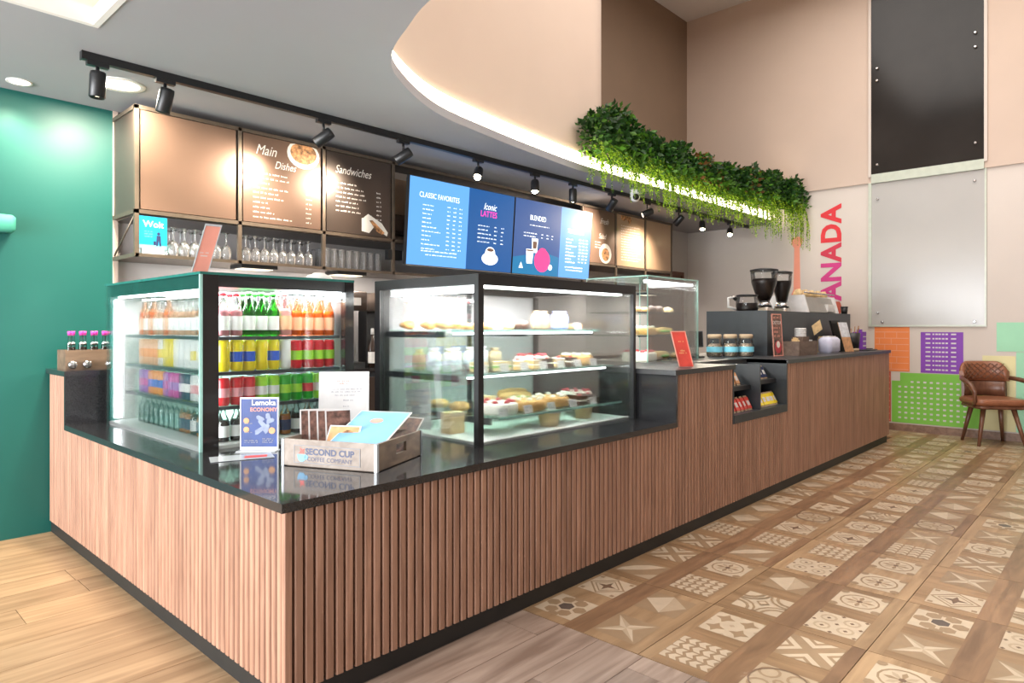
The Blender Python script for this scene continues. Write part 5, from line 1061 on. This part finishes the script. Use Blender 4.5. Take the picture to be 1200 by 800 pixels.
t = thing('stirrer_cup', 'black cup of wooden stirrers near the end of the worktop', 'cup', (7.52, 2.16, ZH)); c = (7.52, 2.16, ZH); MB().lathe([(.06, .03), (.075, .19), (.07, .19), (.055, .04)], c, 18).build('cup_body', 'black_metal', t); MB().lathe([(.062, 0), (.062, .03)], c, 18).build('base', 'kraft', t)
for k in range(9): a = R2.uniform(0, 6.28); MB().tube([(c[0]+.02*math.cos(a), c[1]+.02*math.sin(a), ZH+.05), (c[0]+.06*math.cos(a), c[1]+.06*math.sin(a), ZH+R2.uniform(.23, .27))], .004, 5).build('stirrer', 'crust_dark' if k % 3 else 'crate_brown', t)
t = thing('napkin_sheets', 'folded white napkins standing behind the stirrer cup', 'napkins', (7.40, 2.26, ZH))
for k in range(4): f = Frame((7.34+.02*k, 2.25+.012*k, ZH), (.9, -.2+.1*k, 0), (-.05+.04*k, 0, 1)); MB().fbox(f, 0, .09, 0, .24-.01*k, -.003, 0).build('napkin', 'paper', t)
t = thing('tea_carton', 'purple carton with white stripes at the end of the worktop', 'carton', (7.86, 2.2, ZH)); MB().box(7.80, 7.93, 2.14, 2.24, ZH+.012, ZH+.20).build('carton', 'paint_purple', t); MB().box(7.84, 7.90, 2.17, 2.21, ZH+.20, ZH+.225).build('top_flap', 'paint_purple', t)
f = FRONT(7.80, 2.14, ZH+.012); MB().fpoly(f, [(.01, .03), (.12, .03), (.12, .045), (.01, .045)], .001).fpoly(f, [(.01, .08), (.12, .08), (.12, .095), (.01, .095)], .001).fpoly(f, [(.01, .13), (.12, .13), (.12, .14), (.01, .14)], .001).build('stripe', 'paper', t)
t = thing('coin_dish', 'flat black dish under the purple carton', 'dish', (7.88, 2.17, ZH)); MB().rbox(7.74, 8.08, 2.06, 2.27, ZH, ZH+.011, .03).build('dish', 'black_metal', t); MB().rbox(7.95, 8.05, 2.10, 2.2, ZH+.011, ZH+.02, .02).build('raised_pad', 'black_gloss', t)
# snack packets in the niche
def packets(lab, x0, y0, z0, n, dx, m, group):
    src = None
    for k in range(n):
        p = (x0+dx*k, y0, z0)
        if src is None:
            src = thing('snack_packet', lab, 'snack packet', p, R2.uniform(-.2, .2), group); f = Frame((0, 0, 0), (1, 0, 0), (0, .45, .9)); MB().fbox(f, -.03, .03, .012, .098, -.012, .004).build('pouch', m, src, local=True); MB().fbox(f, -.028, .028, 0, .012, -.005, 0).fbox(f, -.028, .028, .098, .11, -.005, 0).build('seal', 'kraft', src, local=True); MB().fpoly(f, [(-.02, .035), (.02, .035), (.02, .07), (-.02, .07)], .005).build('label', 'paper', src, local=True)
        else: dup(src, p, R2.uniform(-.25, .25))
packets('amber snack packet on the upper shelf of the niche', 4.36, 2.09, .831, 5, .068, 'flyer_orange', 'packets on the upper niche shelf')
packets('red snack packet on the floor of the first niche bay', 4.35, 2.02, .656, 6, .065, 'card_red', 'packets in the first niche bay')
packets('yellow snack packet on the floor of the second niche bay', 4.83, 2.02, .656, 6, .065, 'drink_yellow', 'packets in the second niche bay')
packets('dark snack packet on the shelf of the second niche bay', 4.84, 2.10, .851, 5, .075, 'drink_navy', 'packets on the second bay shelf')

# ================================================================== CHAIR
t = thing('armchair', 'brown leather armchair with quilted back and splayed wooden legs', 'chair', (8.74, 1.13, 0), math.radians(-58))
sr = MB().rbox(-.25, .25, -.25, .22, .425, .495, .09, n=6).build('seat', 'chair_leather', t, local=True)
MB().rbox(-.235, .235, -.235, .205, .39, .425, .08, n=6).build('seat_frame', 'chair_wood', t, local=True)
def arc_panel(z0, z1, r0, r1, a0, a1, n, cy, taper=0):
    mb = MB(); rg = []
    for i in range(n+1):
        u = i/n; a = a0+(a1-a0)*u; k = abs(2*u-1); zt = z1-taper*max(0, k-.55)**2*5; lean = .06
        def pt(r, z): return (r*math.sin(a), cy+r*math.cos(a)*.8+lean*(z-.5), z)
        rg.append([pt(r0, z0), pt(r1, z0), pt(r1, (z0+zt)/2), pt(r1, zt-.01), pt((r0+r1)/2, zt), pt(r0, zt-.01), pt(r0-.008, (z0+zt)/2)])
    return mb.rings(rg, 0, True, True)
bk = arc_panel(.66, .875, .245, .285, -1.05, 1.05, 16, .03, .10).build('backrest', 'chair_leather', t, local=True)
st = MB()
for s in (-1, 1):
    for k in range(-3, 4):
        pts = []
        for i in range(9):
            u = i/8; a = k*.28+s*(u-.5)*.8
            if abs(a) > .98: continue
            z = .68+.17*u; r = .238-.006*math.sin(PI*u); pts.append((r*math.sin(a), .03+r*math.cos(a)*.8+.06*(z-.5), z))
        if len(pts) > 2: st.tube(pts, .0035, 5)
st.build('quilting', 'chair_wood', bk, local=True)
arc_panel(.495, .66, .25, .275, -.95, .95, 14, .03).build('lower_back', 'chair_wood', t, local=True)
for s in (-1, 1):
    MB().tube([(s*.235, .12, .70), (s*.275, .02, .69), (s*.295, -.10, .675), (s*.285, -.19, .64), (s*.26, -.215, .57), (s*.245, -.20, .47), (s*.235, -.15, .42)], [.022, .024, .026, .026, .024, .022, .02], 10).build('armrest', 'chair_wood', t, local=True)
    MB().tube([(s*.14, -.14, .40), (s*.22, -.22, 0)], [.026, .015], 10).build('leg', 'chair_wood', t, local=True)
    MB().tube([(s*.14, .12, .40), (s*.20, .20, 0)], [.026, .015], 10).build('leg', 'chair_wood', t, local=True)
